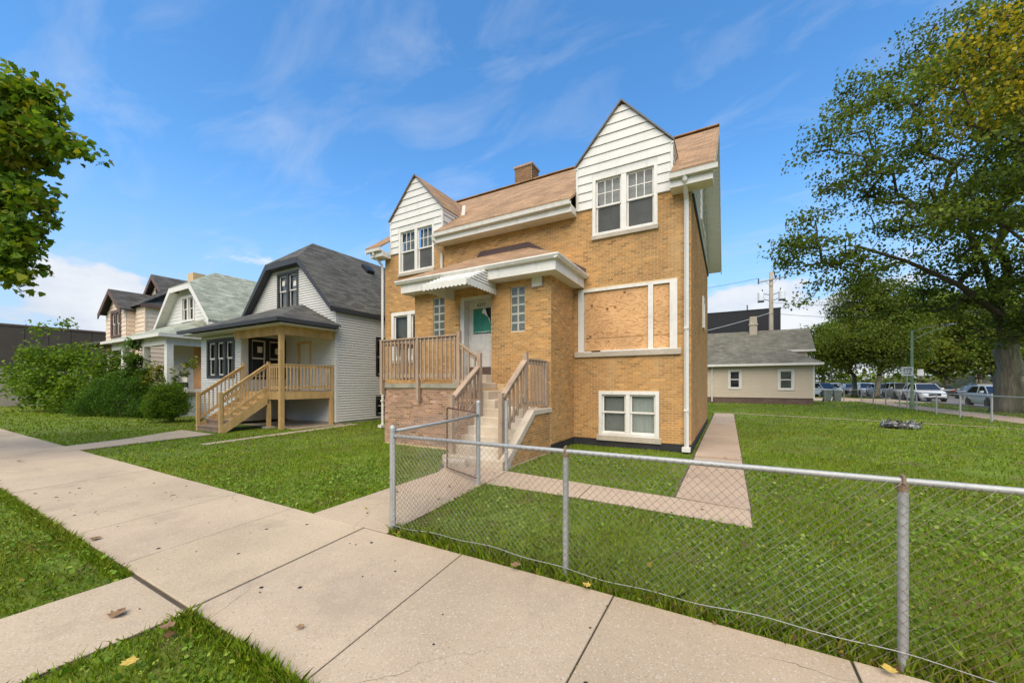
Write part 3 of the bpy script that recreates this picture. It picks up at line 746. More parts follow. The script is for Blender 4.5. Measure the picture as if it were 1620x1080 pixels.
# eaves: boxed soffit + K gutter in three pieces
def eave(x0, x1, y0, y1, z, name='gutter', parent=house):
    mb = MB()
    mb.prism([(x0, y0 - .10, z + .02), (x0, y0 - .115, z + .11), (x0, y0 - .125, z + .13), (x0, y0 - .095, z + .13), (x0, y0 - .09, z + .045), (x0, y0 - .01, z + .045), (x0, y0 - .002, z + .13), (x0, y0 + .01, z + .13), (x0, y0 + .01, z + .02)], (x1 - x0, 0, 0))
    g = mb.build('gutter', m_alu, parent)
    mb = MB(); mb.box(x0 + .12 if x0 < -11 else x0, x1 - .1 if x1 > -.5 else x1, y0 + .012, y1, z - .15, z + .05); mb.build('boxed_eave', m_white, parent)
    mb = MB(); n = max(2, int((x1 - x0) / .3))
    return g
for (x0, x1) in ((-11.46, -10.73), (-8.28, -3.62), (-1.19, -.20)): eave(x0, x1, 9.56, 9.985, 6.36)
# downspouts
def downspout(x, ztop, zbot, yw, shoe=True, w=.085):
    mb = MB()
    mb.tube([(x, 9.50, ztop + .12), (x, 9.52, ztop - .04), (x, yw - .09, ztop - .32), (x, yw - .065, ztop - .42), (x, yw - .065, zbot)], [w * .62] * 5, 4)
    if shoe: mb.box(x - .09, x + .09, yw - .2, yw - .01, zbot - .07, zbot + .03)
    d = mb.build('downspout', m_alu, house)
    s = MB()
    for z in ([2.95, 1.0] if ztop > 6 and zbot < 1 else []): s.box(x - w * .62, x + w * .62, yw - .115, yw - .004, z, z + .05)
    if s.v: s.build('strap', m_white, d)
downspout(-.865, 6.34, .12, HY); downspout(-11.12, 6.34, .12, HY); downspout(-8.33, 6.34, 5.38, HY, False)
# chimney
mb = MB(); mb.box(-8.2, -7.38, 14.75, 15.45, 8.6, 11.12); ch = mb.build('chimney', m_mortar, house)
lay_bricks(FR('y', 14.75), -8.2, -7.38, 9.5, 11.1, [], ch, tone=(.40, .36, .5)); lay_bricks(FR('x', -7.38), 14.76, 15.45, 9.5, 11.1, [], ch, tone=(.40, .36, .5))
mb = MB(); mb.box(-8.25, -7.33, 14.70, 15.5, 11.10, 11.19); mb.build('chimney_cap', m_wood_old, ch)
mb = MB(); mb.box(-8.22, -7.36, 14.73, 15.47, 9.2, 10.22); mb.build('chimney_flashing', m_flash, ch)

# vestibule
DOOR = (-6.42, -5.39, 1.72, 4.0); GB1 = (-4.81, -4.40, 2.97, 4.09); GB2 = (-7.37, -6.95, 2.97, 4.09); PLQ = (-4.20, -3.91, 4.03, 4.27)
vh = [DOOR, GB1, GB2]
mb = MB(); wall_cells(mb, FV, VX0, VX1, .2, 4.44, vh); wall_v = mb.build('wall', m_mortar, house)
lay_bricks(FV, VX0, VX1, .2, 4.42, vh + [(PLQ[0] - .02, PLQ[1] + .02, PLQ[2] - .02, PLQ[3] + .02), (-8.4, -5.0, 0, 1.66), (-5.05, VX1, 0, 1.0)], wall_v, tone=(1.03, 1.03, 1.02))
mb = MB(); wall_cells(mb, FVS, VY + .22, HY - .005, .2, 4.44)
wq = MB(); wq.box(VX0, VX0 + .2, VY + .22, HY - .003, .2, 4.44); wq.build('wall', m_mortar, house)
wall_vs = mb.build('wall', m_mortar, house)
lay_bricks(FVS, VY + .012, HY - .02, .2, 4.42, [], wall_vs, tone=(.97, .96, .95)); lay_bricks(FR('x', VX0, -1), VY + .02, HY - .02, 1.6, 4.42, [], wall_vs, tone=(.9, .9, .9))
for gb in (GB1, GB2):
    mb = MB(); FV.box(mb, gb[0], gb[1], .03, .12, gb[2], gb[3]); g_ = mb.build('glass_block_panel', m_gblock_rim, house)
    for i in range(2):
        for j in range(5):
            wx = (gb[1] - gb[0]) / 2; wz = (gb[3] - gb[2]) / 5; t = .022
            x0, z0 = gb[0] + i * wx, gb[2] + j * wz
            mb = MB()
            mb.hexa([FV.m(x0 + t, .028, z0 + t), FV.m(x0 + wx - t, .028, z0 + t), FV.m(x0 + wx - t, .05, z0 + t), FV.m(x0 + t, .05, z0 + t),
                     FV.m(x0 + t, .028, z0 + wz - t), FV.m(x0 + wx - t, .028, z0 + wz - t), FV.m(x0 + wx - t, .05, z0 + wz - t), FV.m(x0 + t, .05, z0 + wz - t)])
            b_ = mb.build('glass_block', m_gblock, g_, bevel=.004)
mb = MB(); FV.box(mb, PLQ[0] - .035, PLQ[1] + .03, -.025, .02, PLQ[2] - .035, PLQ[3] + .03); pl = mb.build('plaque', m_wood_old, house)
mb = MB(); FV.box(mb, PLQ[0] + .005, PLQ[1] - .015, -.034, 0, PLQ[2], PLQ[3]); mb.build('plaque_sheet', m_paper, pl)
# door in its recess
dx0, dx1, dz0, dz1 = DOOR; mb = MB()
FV.box(mb, dx0, dx0 + .13, .02, .3, dz0, dz1); FV.box(mb, dx1 - .02, dx1, .02, .3, dz0, dz1); FV.box(mb, dx0 + .13, dx1 - .02, .02, .3, dz1 - .07, dz1)
mb.box(dx0, dx1, VY + .30, VY + .4, dz0, dz1)
fr_ = mb.build('door_frame', m_door, house)
mb = MB(); FV.box(mb, dx0 + .135, dx1 - .022, .24, .285, 1.90, dz1 - .075); door = mb.build('door', m_door, house)
mb = MB(); FV.box(mb, dx0 + .14, dx1 - .024, .228, .245, 1.90, 2.11); mb.build('kick_plate', m_brown_trim, door)
mb = MB(); FV.box(mb, dx0 + .30, dx1 - .13, .225, .242, 3.02, 3.70); lite = mb.build('door_light', m_black, door)
gx0, gx1, gz0, gz1 = dx0 + .31, dx1 - .14, 3.03, 3.69
mb = MB(); A_ = lambda x, z, d=.218: FV.m(x, d, z)
mb.add([A_(gx0, gz0), A_(gx1, gz0), A_(gx1, gz0 + .22), A_(gx1 - .06, gz0 + .40), A_(gx1 - .17, gz1 - .14), A_(gx1 - .26, gz1), A_(gx0, gz1)], [(0, 1, 2, 3, 4, 5, 6)]); mb.build('green_sheet', m_green, lite)
mb = MB(); mb.add([A_(gx1 - .26, gz1 - .01, .21), A_(gx1 - .16, gz1 - .02, .17), A_(gx1 - .09, gz0 + .42, .19), A_(gx1 - .02, gz0 + .24, .21), A_(gx1 - .06, gz0 + .38, .215), A_(gx1 - .20, gz1 - .16, .2), A_(gx1 - .29, gz1 - .12, .19)], [(0, 1, 2, 3, 4, 5, 6)]); mb.build('peeled_corner', m_paper, lite)
mb = MB()
for i in range(9):
    x = gx0 + .05 + i * .055; FV.box(mb, x, x + random.uniform(.02, .045), .214, .2175, gz0 + .02 + .006 * math.sin(i), gz0 + .045)
mb.build('tape_scraps', m_paper, lite)
mb = MB(); mb.lathe([(.0, -.06), (.028, -.05), (.03, -.03), (.012, -.015), (.026, 0)], (dx1 - .085, VY + .235, 2.86), 12, 'y'); mb.build('door_knob', m_brass, door, smooth=True)
fc = bpy.data.curves.new('house_number', 'FONT'); fc.body = '6337'; fc.size = .125; fc.extrude = .004; fc.space_character = 1.12
ft_ = bpy.data.objects.new('tmp', fc); COL.objects.link(ft_); bpy.context.view_layer.update(); fme = bpy.data.meshes.new_from_object(ft_.evaluated_get(bpy.context.evaluated_depsgraph_get())); bpy.data.objects.remove(ft_)
fo = link('house_number', fme, door)
g_ = ORG[door]; fo.location = (dx0 + .42 - g_[0], VY + .236 - g_[1], 3.765 - g_[2]); fo.rotation_euler = (R(90), 0, 0); fme.materials.clear(); fme.materials.append(m_black)
# vestibule hip roof
EX0, EX1, EYv, EZv = -8.32, -3.38, 7.98, 4.57
RL, RR, RZ = (-6.95, HY, 5.60), (-5.12, HY, 5.60), 5.60
mb = MB()
A, B_, C_, D_ = (EX0, EYv, EZv), (EX1, EYv, EZv), (EX1, HY, EZv), (EX0, HY, EZv)
for P in ([A, B_, RR, RL], [B_, C_, RR], [D_, A, RL]): mb.prism(P, (0, 0, .05))
vr = mb.build('porch_roof', m_roof, house)
mb = MB()
def lerp(a, b, t): return tuple(a[i] + (b[i] - a[i]) * t for i in range(3))
up = (0, 0, .012)
mb.prism([(RL[0], HY - .03, 5.62), (RR[0], HY - .03, 5.62), (RR[0] + .02, HY - .03, 5.80), (RL[0] + .15, HY - .03, 5.80)], (0, .025, 0))
mb.prism([(RR[0] + .003, HY - .031, 5.62), (EX1 + .02, HY - .031, EZv + .06), (EX1 + .02, HY - .031, EZv + .20), (RR[0] + .023, HY - .031, 5.80)], (0, .025, 0))
mb.prism([(RR[0], HY - .34, 5.43), (RR[0] + .35, HY - .36, 5.24), (EX1 - .02, HY - .33, EZv + .058), (EX1 - .02, HY - .035, EZv + .058), (RR[0], HY - .035, 5.652)], (0, 0, .012))
mb.build('flashing', m_flash, vr)
mb = MB(); zf = EZv
prof = [(0.02, -.10), (-.06, -.085), (-.10, -.02), (-.095, .012), (-.07, .012), (-.065, -.03), (.02, -.05)]
mb.prism([(EX0 - .02, EYv + d, zf + h) for d, h in prof], (EX1 - EX0 + .10, 0, 0))
mb.prism([(EX1 - d, EYv - .08, zf + h) for d, h in prof], (0, HY - EYv + .07, 0))
mb.build('gutter', m_alu, house)
mb = MB(); mb.box(EX0 + .12, EX1 - .02, EYv + .02, EYv + .06, 4.24, 4.48); mb.box(EX1 - .06, EX1 - .021, EYv + .06, HY - .02, 4.24, 4.48); mb.box(EX0 + .12, EX0 + .16, EYv + .06, HY - .02, 4.24, 4.48)
fa = mb.build('fascia', m_white, house)
mb = MB(); mb.box(EX0 + .17, EX1 - .062, EYv + .062, HY - .02, 4.25, 4.27); mb.build('soffit', m_siding_w, fa)

# scalloped metal awning over the door
aw = MB(); X0, X1, Y0, Y1 = -6.58, -5.25, 7.16, VY - .02; zt0, zt1 = 4.08, 4.62
nst = 9
for i in range(nst):                                       # ribbed top pans
    xa, xb = X0 + (X1 - X0) * i / nst, X0 + (X1 - X0) * (i + 1) / nst
    h = .007 if i % 2 else 0
    aw.prism([(xa, Y0, zt0 + h), (xb - .004, Y0, zt0 + h), (xb - .004, Y1 - .3, zt1 + h - .06), (xa, Y1 - .3, zt1 + h - .06)], (0, 0, .012))
aw.bar((X0 - .01, Y0 - .012, zt0 + .005), (X1 + .012, Y0 - .012, zt0 + .005), .03, .035)
awn = aw.build('awning', m_alu, house)
for s, x in ((1, X1), (-1, X0)):
    for k in range(8):
        t = k / 8; z = 4.0 + (zt1 - .08 - 4.0) * t; ys = Y0 + (Y1 - .3 - Y0) * max(0, (z - zt0) / (zt1 - zt0 - .06))
        mb = MB(); mb.hexa([(x, ys + .01, z), (x + s * .03, ys + .01, z), (x + s * .03, Y1, z - .012), (x, Y1, z - .012), (x, ys + .04, z + .062), (x + s * .008, ys + .04, z + .062), (x + s * .008, Y1, z + .052), (x, Y1, z + .052)])
        mb.build('awning_slat', m_alu, awn)
mb = MB()
def scallop(p0, p1, n, dz):
    p0, p1 = Vector(p0), Vector(p1); m = n * 6; top, bot = [], []
    for i in range(m + 1):
        t = i / m; p = p0.lerp(p1, t); top.append(p + Vector((0, 0, .02))); bot.append(p + Vector((0, 0, -dz - .034 * abs(math.sin(math.pi * t * n)))))
    d = (p1 - p0).normalized(); nrm = Vector((d.y, -d.x, 0)) * .006
    for i in range(m): mb.hexa([bot[i], bot[i + 1], bot[i + 1] + nrm, bot[i] + nrm, top[i], top[i + 1], top[i + 1] + nrm, top[i] + nrm])
scallop((X0, Y0 - .03, zt0 - .02), (X1 + .02, Y0 - .03, zt0 - .02), 11, .095); scallop((X1 + .03, Y0 - .03, zt0 - .02), (X1 + .03, Y1, zt0 - .02), 10, .095); scallop((X0 - .02, Y1, zt0 - .02), (X0 - .02, Y0 - .03, zt0 - .02), 10, .095)
mb.build('awning_valance', m_alu, awn)

# porch: brick base, slab, steps, landing, stairs
PX0, PX1, PY = -8.30, -5.18, 7.50
mb = MB(); mb.box(PX0, PX1, PY, VY + .1, 0, 1.54); mb.box(PX0, VX0, VY + .1, HY - .002, 0, 1.54)
pb = mb.build('porch_base', m_mortar, house)
def tone_l(): pass
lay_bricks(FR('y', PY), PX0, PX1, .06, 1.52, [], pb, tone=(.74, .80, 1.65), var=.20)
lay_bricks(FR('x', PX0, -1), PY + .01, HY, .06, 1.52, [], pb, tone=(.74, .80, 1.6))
m_slab = M('stained_slab', (.36, .32, .235), .9, .2, 1.2, 40, .5, .006, extra=ex_stain((.15, .145, .10), .48, .66, 2.4, .7))
mb = MB(); mb.box(PX0 - .05, -5.55, PY - .05, VY, 1.54, 1.665); mb.box(PX0 - .05, VX0, VY, HY - .003, 1.54, 1.665); mb.build('porch_slab', m_slab, house, bevel=.012)
st = MB()
st.box(-6.44, -5.36, VY - .30, VY + .25, 1.60, 1.885)                   # door sill step
steps = st.build('door_step', m_conc_step, house, bevel=.01)
for i, (x1, z1) in enumerate(((-5.22, 1.68), (-4.90, 1.48), (-4.72, 1.28))):
    mb = MB(); mb.box(-5.56, x1, PY + .02 + .003 * i, VY - .012, .9, z1 - .0); mb.build('step', m_conc_step, house, bevel=.015)
mb = MB(); mb.box(-5.16, VX1 - .004, PY, VY - .015, 0.0, 1.075); mb.build('landing', m_conc_step, house, bevel=.012)
for k in range(1, 6):
    z = 1.075 - .18 * k; yk = PY - .255 * k
    mb = MB(); mb.box(-5.10 if k < 5 else -5.2, VX1 - .012 - (.0 if k < 4 else .02), yk, PY - .003 - .255 * (k - 1) + .04 * 0, -.02, z); mb.build('step', m_conc_step, house, bevel=.014)
# brick cheek wall with sloped coping on the right of the stairs
cheek = MB(); cheek.prism([(VX1, VY + .0, .0), (VX1, 6.35, .0), (VX1, 6.35, .12), (VX1, 7.49, .98), (VX1, VY + .0, 1.0)], (-.01, 0, 0))
ck = cheek.build('stair_cheek', m_mortar, house)
lay_bricks(FR('x', VX1), 6.36, VY - .005, .05, 1.0, [], ck, clip=lambda u, z: z < .08 + (u - 6.35) * .76 and z < .96, tone=(1.0, .93, .85))
mb = MB(); mb.prism([(VX1 + .035, 6.30, -.01), (VX1 + .035, 6.30, .20), (VX1 + .035, 7.46, 1.085), (VX1 + .035, VY - .01, 1.085), (VX1 + .035, VY - .01, .975), (VX1 + .035, 7.52, .965), (VX1 + .035, 6.45, .12), (VX1 + .035, 6.42, -.01)], (-.17, 0, 0))
mb.build('stair_coping', m_conc_step, house, bevel=.012)
mb = MB()
for i in range(46):
    x, yq = random.uniform(-4.7, -3.95), random.uniform(PY + .05, VY - .05); s = random.uniform(.012, .05)
    mb.prism([(x + s * math.cos(a) * random.uniform(.6, 1.2), yq + s * math.sin(a) * random.uniform(.6, 1.2), 1.076) for a in (0, 1.2, 2.6, 3.7, 5)], (0, 0, random.uniform(.004, .022)))
tag(mb.build('paint_flakes', m_paper), 'white paint and mortar flakes littering the concrete stair landing', 'debris', kind='stuff')

# weathered wooden railings
def post(mb, x, y, z0, z1, s=.09): mb.box(x - s / 2, x + s / 2, y - s / 2, y + s / 2, z0, z1)
def railing(posts, runs, mat, parent, balmat=None, bal_sp=.125, name='railing', bs=.036):
    mb = MB(); P0 = posts[0]; post(mb, *P0); ro = mb.build(name, mat, parent)
    for p in posts[1:]: q = MB(); post(q, *p); q.build('post', mat, ro)
    for (a, b, top, bot, kind) in runs:          # a,b: (x,y) ends; top:(za,zb) bot:(za,zb)
        d = Vector((b[0] - a[0], b[1] - a[1], 0)); L = d.length; n_ = Vector((d.y, -d.x, 0)).normalized()
        q = MB(); q.bar((a[0], a[1], top[0]), (b[0], b[1], top[1]), .13 if kind != 'thin' else .09, .036); q.build('handrail', mat, ro)
        q = MB(); q.bar((a[0], a[1], top[0] - .07), (b[0], b[1], top[1] - .07), .036, .09); q.build('rail', mat, ro)
        q = MB(); q.bar((a[0], a[1], bot[0]), (b[0], b[1], bot[1]), .036, .09); q.build('rail', mat, ro)
        k = max(2, int(L / bal_sp))
        for i in range(k):
            t = (i + .6) / k
            x, y_ = a[0] + d.x * t + n_.x * .036, a[1] + d.y * t + n_.y * .036
            q = MB(); q.box(x - bs / 2, x + bs / 2, y_ - bs / 2, y_ + bs / 2, bot[0] + (bot[1] - bot[0]) * t - .10, top[0] + (top[1] - top[0]) * t - .035)
            q.build('baluster', balmat or mat, ro)
    return ro
RY = PY - .095
railing([(-5.66, RY, 1.42, 2.93), (-8.30, RY, 1.36, 2.86), (-6.98, RY, 1.19, 2.86)],
        [((-8.26, RY), (-7.03, RY), (2.83, 2.83), (1.86, 1.86), ''), ((-6.93, RY), (-5.70, RY), (2.83, 2.83), (1.86, 1.86), '')], m_wood_old, house)
railing([(-8.30, HY - .08, 1.5, 2.86)], [((-8.30, HY - .12), (-8.30, RY + .05), (2.83, 2.83), (1.86, 1.86), '')], m_wood_old, house)
railing([(-5.06, RY, .72, 2.37)], [((-5.62, RY), (-5.10, RY), (2.62, 2.27), (1.72, 1.40), 'thin')], m_wood_old, house, bal_sp=.13)
railing([(-5.08, 6.40, 0.1, 1.42)], [((-5.08, RY - .04), (-5.08, 6.44), (2.05, 1.36), (1.28, .58), '')], m_wood_old, house, bal_sp=.15)
railing([(-3.87, PY - .05, .8, 2.33), (-3.87, 6.42, .02, 1.47)], [((-3.87, 6.42), (-3.87, PY - .09), (1.38, 2.16), (.62, 1.40), '')], m_wood_old, house, bal_sp=.15)
railing([(-3.80, VY - .06, 1.09, 2.19)], [((-3.83, PY - .01), (-3.80, VY - .08), (2.19, 2.19), (1.22, 1.22), 'thin')], m_wood_old, house, bal_sp=.13)
finish_bricks()

# ------------------------------------------------------------------ grey gambrel house
GX0, GX1, GY, GYB = -20.4, -13.87, 10.0, 20.5
grey = thing('gambrel_house', 'grey-sided house with a black gambrel roof and a new pine porch beside the brick house', 'house', (-17.2, 14, 0))
XC = -17.2; GE, GB, GR = 4.72, 7.02, 8.25
Fg = FR('y', GY); Fgs = FR('x', GX1)
def gam(z):                                       # half width of the gable at height z
    if z < GE: return 3.33
    if z < GB: return 3.42 + (1.22 - 3.42) * (z - GE) / (GB - GE) - .06
    return 1.2 * (GR - z) / (GR - GB)
GWIN = (-18.02, -16.40, 5.02, 6.66); GDOOR = (-16.5, -15.5, 1.32, 3.48)
mb = MB(); wall_cells(mb, Fg, GX0, GX1, .08, GE, [GDOOR])
gable_cells(mb, Fg, lambda z: (XC - gam(z), XC + gam(z)), GE, GB - .03, [GWIN])
gw = mb.build('wall', m_vinyl, grey)
siding(Fg, GX0, GX1, .1, GB - .05, .105, m_vinyl, gw, gap=.015, proud=.028, holes=[GWIN, GDOOR, (-20.5, -17.35, 0, 3.6)], clip=lambda z: (XC - gam(z), XC + gam(z)))
mb = MB(); SWg = [(12.0, 13.0, 2.0, 3.75), (12.0, 13.0, .22, 1.08)]
wall_cells(mb, Fgs, GY + .2, GYB, .08, GE + .05, SWg); mb.box(GX0, GX0 + .2, GY + .2, GYB, .08, GE); mb.box(GX0 + .2, GX1 - .22, GYB - .2, GYB, .08, GE)
gs = mb.build('wall', m_vinyl, grey)
siding(Fgs, GY + .06, GYB, .1, GE - .02, .105, m_vinyl, gs, gap=.019, proud=.03, holes=SWg)
for s_ in SWg: window(gs, Fgs, *s_, n=1, frame=.09, trim=m_black, sashm=m_white, proud=.04)
mb = MB(); mb.box(GX1 - .05, GX1 + .022, GY - .022, GY + .06, .08, GE + .1); mb.build('corner_trim', m_siding_w, grey)
mb = MB(); mb.box(GX0 + .02, GX1 - .02, GY + .03, GYB - .03, -.05, .085); mb.build('foundation', m_limestone, grey)
window(grey, Fg, *GWIN, n=2, frame=.11, mull=.13, trim=m_dark_trim, sashm=m_white, backs=[m_curtain_glare, m_curtain_glare], proud=.045)  # backs kept pale: glass reflection put into the blind colour
mb = MB(); Fg.box(mb, GDOOR[0], GDOOR[0] + .13, -.03, .1, GDOOR[2], GDOOR[3]); Fg.box(mb, GDOOR[1] - .1, GDOOR[1], -.03, .1, GDOOR[2], GDOOR[3]); Fg.box(mb, GDOOR[0] + .13, GDOOR[1] - .1, -.03, .1, GDOOR[3] - .1, GDOOR[3])
df = mb.build('door_frame', m_wood_pale, grey)
mb = MB(); Fg.box(mb, GDOOR[0] + .13, GDOOR[1] - .1, .04, .09, GDOOR[2], GDOOR[3] - .1); mb.build('door', m_vinyl, df)
# gambrel roof with clipped front
yf, ybk = GY - .33, GYB + .3; yr = 11.15
mb = MB()
for s in (-1, 1):
    e = (XC + s * 3.47, GE - .05); b = (XC + s * 1.24, GB)
    mb.prism([(e[0], yf, e[1]), (e[0], ybk, e[1]), (b[0], ybk, b[1]), (b[0], yf, b[1])], (0, 0, .09))
    mb.prism([(b[0], yf, b[1]), (b[0], ybk, b[1]), (XC, ybk, GR), (XC, yr, GR)], (0, 0, .07))
mb.prism([(XC - 1.24, yf, GB), (XC + 1.24, yf, GB), (XC, yr, GR)], (0, 0, .07))
gr = mb.build('roof', m_roof_dk, grey)
mb = MB()
for s in (-1, 1):
    e = (XC + s * 3.47, GE - .05); b = (XC + s * 1.24, GB)
    mb.prism([(e[0], yf - .01, e[1] - .12), (e[0], yf - .01, e[1] + .09), (b[0], yf - .01, b[1] + .05), (b[0] - s * .05, yf - .01, b[1] - .20)], (0, .05, 0))
    mb.prism([(e[0], yf + .04, e[1] - .02), (b[0] - s * .02, yf + .04, b[1] - .16), (b[0] - s * .02, GY - .003, b[1] - .16), (e[0], GY - .003, e[1] - .02)], (-s * .02, 0, -.02))
mb.box(XC - 1.2, XC + 1.2, yf - .012, yf + .05, GB - .2, GB + .02); mb.box(XC - 1.2, XC + 1.2, yf + .06, GY - .003, GB - .2, GB - .17)
mb.box(XC + 3.36, XC + 3.50, yf + .04, ybk, GE - .15, GE + .0); mb.box(XC - 3.50, XC - 3.36, yf + .04, ybk, GE - .15, GE + .0)
mb.build('fascia', m_dark_trim, gr)
mb = MB(); v = Vector((XC + .62, 13.7, 7.72)); mb.prism([(v.x - .05, v.y - .28, v.z - .02), (v.x - .05, v.y + .28, v.z - .02), (v.x + .34, v.y + .22, v.z - .36), (v.x + .34, v.y - .22, v.z - .36)], (.10, 0, .16)); mb.build('roof_vent', m_black, gr)
# rear shed dormer
mb = MB(); mb.prism([(-16.5, 16.3, 7.3), (-14.2, 16.3, 5.2), (-14.2, 16.3, 7.0), (-16.5, 16.3, 7.7)], (0, 4, 0)); sh = mb.build('shed_dormer', m_vinyl, grey)
mb = MB(); mb.prism([(-16.7, 16.0, 7.78), (-13.95, 16.0, 6.95), (-13.95, 16.0, 7.15), (-16.7, 16.0, 7.98)], (0, 4.4, 0)); mb.build('dormer_roof', m_black, sh)
# enclosed bay
BX1, BY = -17.40, 8.18
W3 = (-20.62 + .35, -17.86, 1.90, 3.60); WS = (8.45, 9.98, 1.85, 3.63)
Fb = FR('y', BY); Fbs = FR('x', BX1)
mb = MB(); wall_cells(mb, Fb, -20.8, BX1, .1, 3.74, [W3], d1=.16); wall_cells(mb, Fbs, BY + .16, GY - .02, .1, 3.74, [WS], d1=.16); mb.box(-20.8, -20.64, BY + .16, GY - .02, .1, 3.74)
bay = mb.build('porch_room', m_vinyl, grey)
siding(Fb, -20.8, BX1, .12, 3.72, .105, m_vinyl, bay, gap=.019, proud=.03, holes=[W3]); siding(Fbs, BY + .05, GY - .02, .12, 3.72, .105, m_vinyl, bay, gap=.019, proud=.03, holes=[WS])
mb = MB(); mb.box(BX1 - .05, BX1 + .02, BY - .02, BY + .05, .1, 3.74); mb.box(-20.82, -20.74, BY - .02, BY + .03, .1, 3.74); mb.build('corner_trim', m_siding_w, bay)
window(grey, Fb, *W3, n=3, frame=.15, mull=.17, trim=m_dark_trim, sashm=m_white, back=m_curtain_glare, proud=.04, sash=.06, deep=.12)  # pale backs stand in for reflections on these panes
ws = window(grey, Fbs, *WS, n=2, frame=.13, mull=.15, trim=m_black, sashm=m_siding_w, proud=.04, sash=.05, deep=.12)
for (u, z, wd) in ((8.82, 2.98, .2), (9.15, 3.2, .1), (9.55, 2.95, .18)):
    mb = MB(); Fbs.box(mb, u, u + wd, .030, .034, z, z + .26); mb.build('window_notice', m_paper, ws)
for (u, z) in ((-17.72, 6.1), (-16.86, 6.0)):
    mb = MB(); Fg.box(mb, u, u + .2, .030, .034, z, z + .22); mb.build('window_notice', m_paper, ws)
# porch roof
PE0, PE1, PEy, PEz = -21.2, -13.52, 7.52, 3.92; pa0, pa1, paz = -18.6, -16.1, 5.04
mb = MB(); A, B_, C_, D_ = (PE0, PEy, PEz), (PE1, PEy, PEz), (PE1, GY - .02, PEz), (PE0, GY - .02, PEz); L_, R_ = (pa0, GY - .02, paz), (pa1, GY - .02, paz)
for P in ([A, B_, R_, L_], [B_, C_, R_], [D_, A, L_]): mb.prism(P, (0, 0, .06))
pr_ = mb.build('porch_roof', m_roof_dk, grey)
mb = MB(); mb.box(PE0 - .04, PE1 + .09, PEy - .11, PEy, PEz - .09, PEz + .05); mb.box(PE1 + .002, PE1 + .09, PEy + .001, GY - .2, PEz - .09, PEz + .05); mb.build('gutter', m_dark_trim, pr_)
mb = MB(); mb.box(PE0 + .1, PE1 - .02, PEy + .06, GY - .03, PEz - .16, PEz - .12); mb.build('porch_ceiling', m_vinyl, pr_)
# pine deck
DYf, DX0, DX1, DZ = 7.92, -17.34, -13.97, 1.32
mb = MB(); mb.box(BX1 + .03, DX1 + .02, DYf, DYf + .05, 3.44, 3.755); mb.box(DX1 - .03, DX1 + .02, DYf + .055, GY - .03, 3.44, 3.755)
beam = mb.build('porch_beam', m_wood_new, grey)
dk = MB(); dk.box(DX0, DX1, DYf - .03, DYf + .01, 1.08, 1.36); dk.box(DX1 - .04, DX1, DYf + .012, GY - .03, 1.08, 1.36); deck = dk.build('deck', m_wood_new, grey)
yv = DYf + .02; 
while yv < GY - .16:
    mb = MB(); mb.box(DX0, DX1 - .045, yv, yv + .128, 1.325, 1.358); mb.build('deck_board', m_wood_new, deck); yv += .135
for (x, yq) in ((-15.2, 9.0), (-16.4, 9.3)):
    mb = MB(); mb.box(x, x + .04, DYf + .02, GY - .06, 1.12, 1.31); mb.build('joist', m_wood_new, deck)
for (x, yq, z1, s) in ((-14.02, DYf - .02, 3.44, .145), (-13.99, GY - .14, 1.08, .12), (-14.86, DYf - .01, 1.07, .12)):
    mb = MB(); mb.box(x - s / 2, x + s / 2, yq - s / 2, yq + s / 2, 0, z1); mb.build('post', m_wood_new, deck)
mb = MB(); mb.box(-15.02, -14.70, DYf - .16, DYf + .14, -.02, .07); mb.build('pier_block', m_limestone, deck)
railing([(-14.86, DYf - .02, 1.1, 2.47), (-13.99, GY - .12, 1.1, 2.43)],
        [((-14.80, DYf - .0), (-14.09, DYf - .0), (2.36, 2.36), (1.52, 1.52), 'thin'), ((-13.99, DYf + .06), (-13.99, GY - .18), (2.36, 2.36), (1.52, 1.52), 'thin')], m_wood_new, grey, m_wood_pale)
SX0, SX1 = -16.45, -14.86
for k in range(7):
    z = 1.32 - .188 * (k + 0); yk = DYf - .262 * k
    if k:
        mb = MB(); mb.box(SX0 - .02 - (.18 if k == 6 else 0), SX1 + .02, yk - .03, yk + .262 - .0, z - .04, z); mb.build('tread', m_wood_tread if k > 4 else m_wood_new, deck)
        mb = MB(); mb.box(SX0, SX1, yk - .002, yk + .02, z - .188 + .002, z - .042); mb.build('riser', m_wood_tread if k > 4 else m_wood_new, deck)
for x in (SX0 - .05, SX1 + .02):
    mb = MB(); pts = [(x, DYf - .03, 1.33), (x, DYf - .03, .98)]
    pts = [(x, DYf - .035, 1.31), (x, DYf - .035, .93), (x, DYf - .262 * 5.4, .0), (x, DYf - .262 * 6 - .0, .0), (x, DYf - .262 * 6 - .0, .20)]
    mb.prism(pts, (.04, 0, 0)); mb.build('stringer', m_wood_new, deck)
for x in (SX0 - .03, SX1 + .01):
    railing([(x, 6.36, 0, 1.36)] + ([(x, DYf - .06, 1.1, 2.46)] if x < -16 else []), [((x, DYf - .1), (x, 6.40), (2.36, 1.29), (1.50, .43), 'thin')], m_wood_new, grey, m_wood_pale)

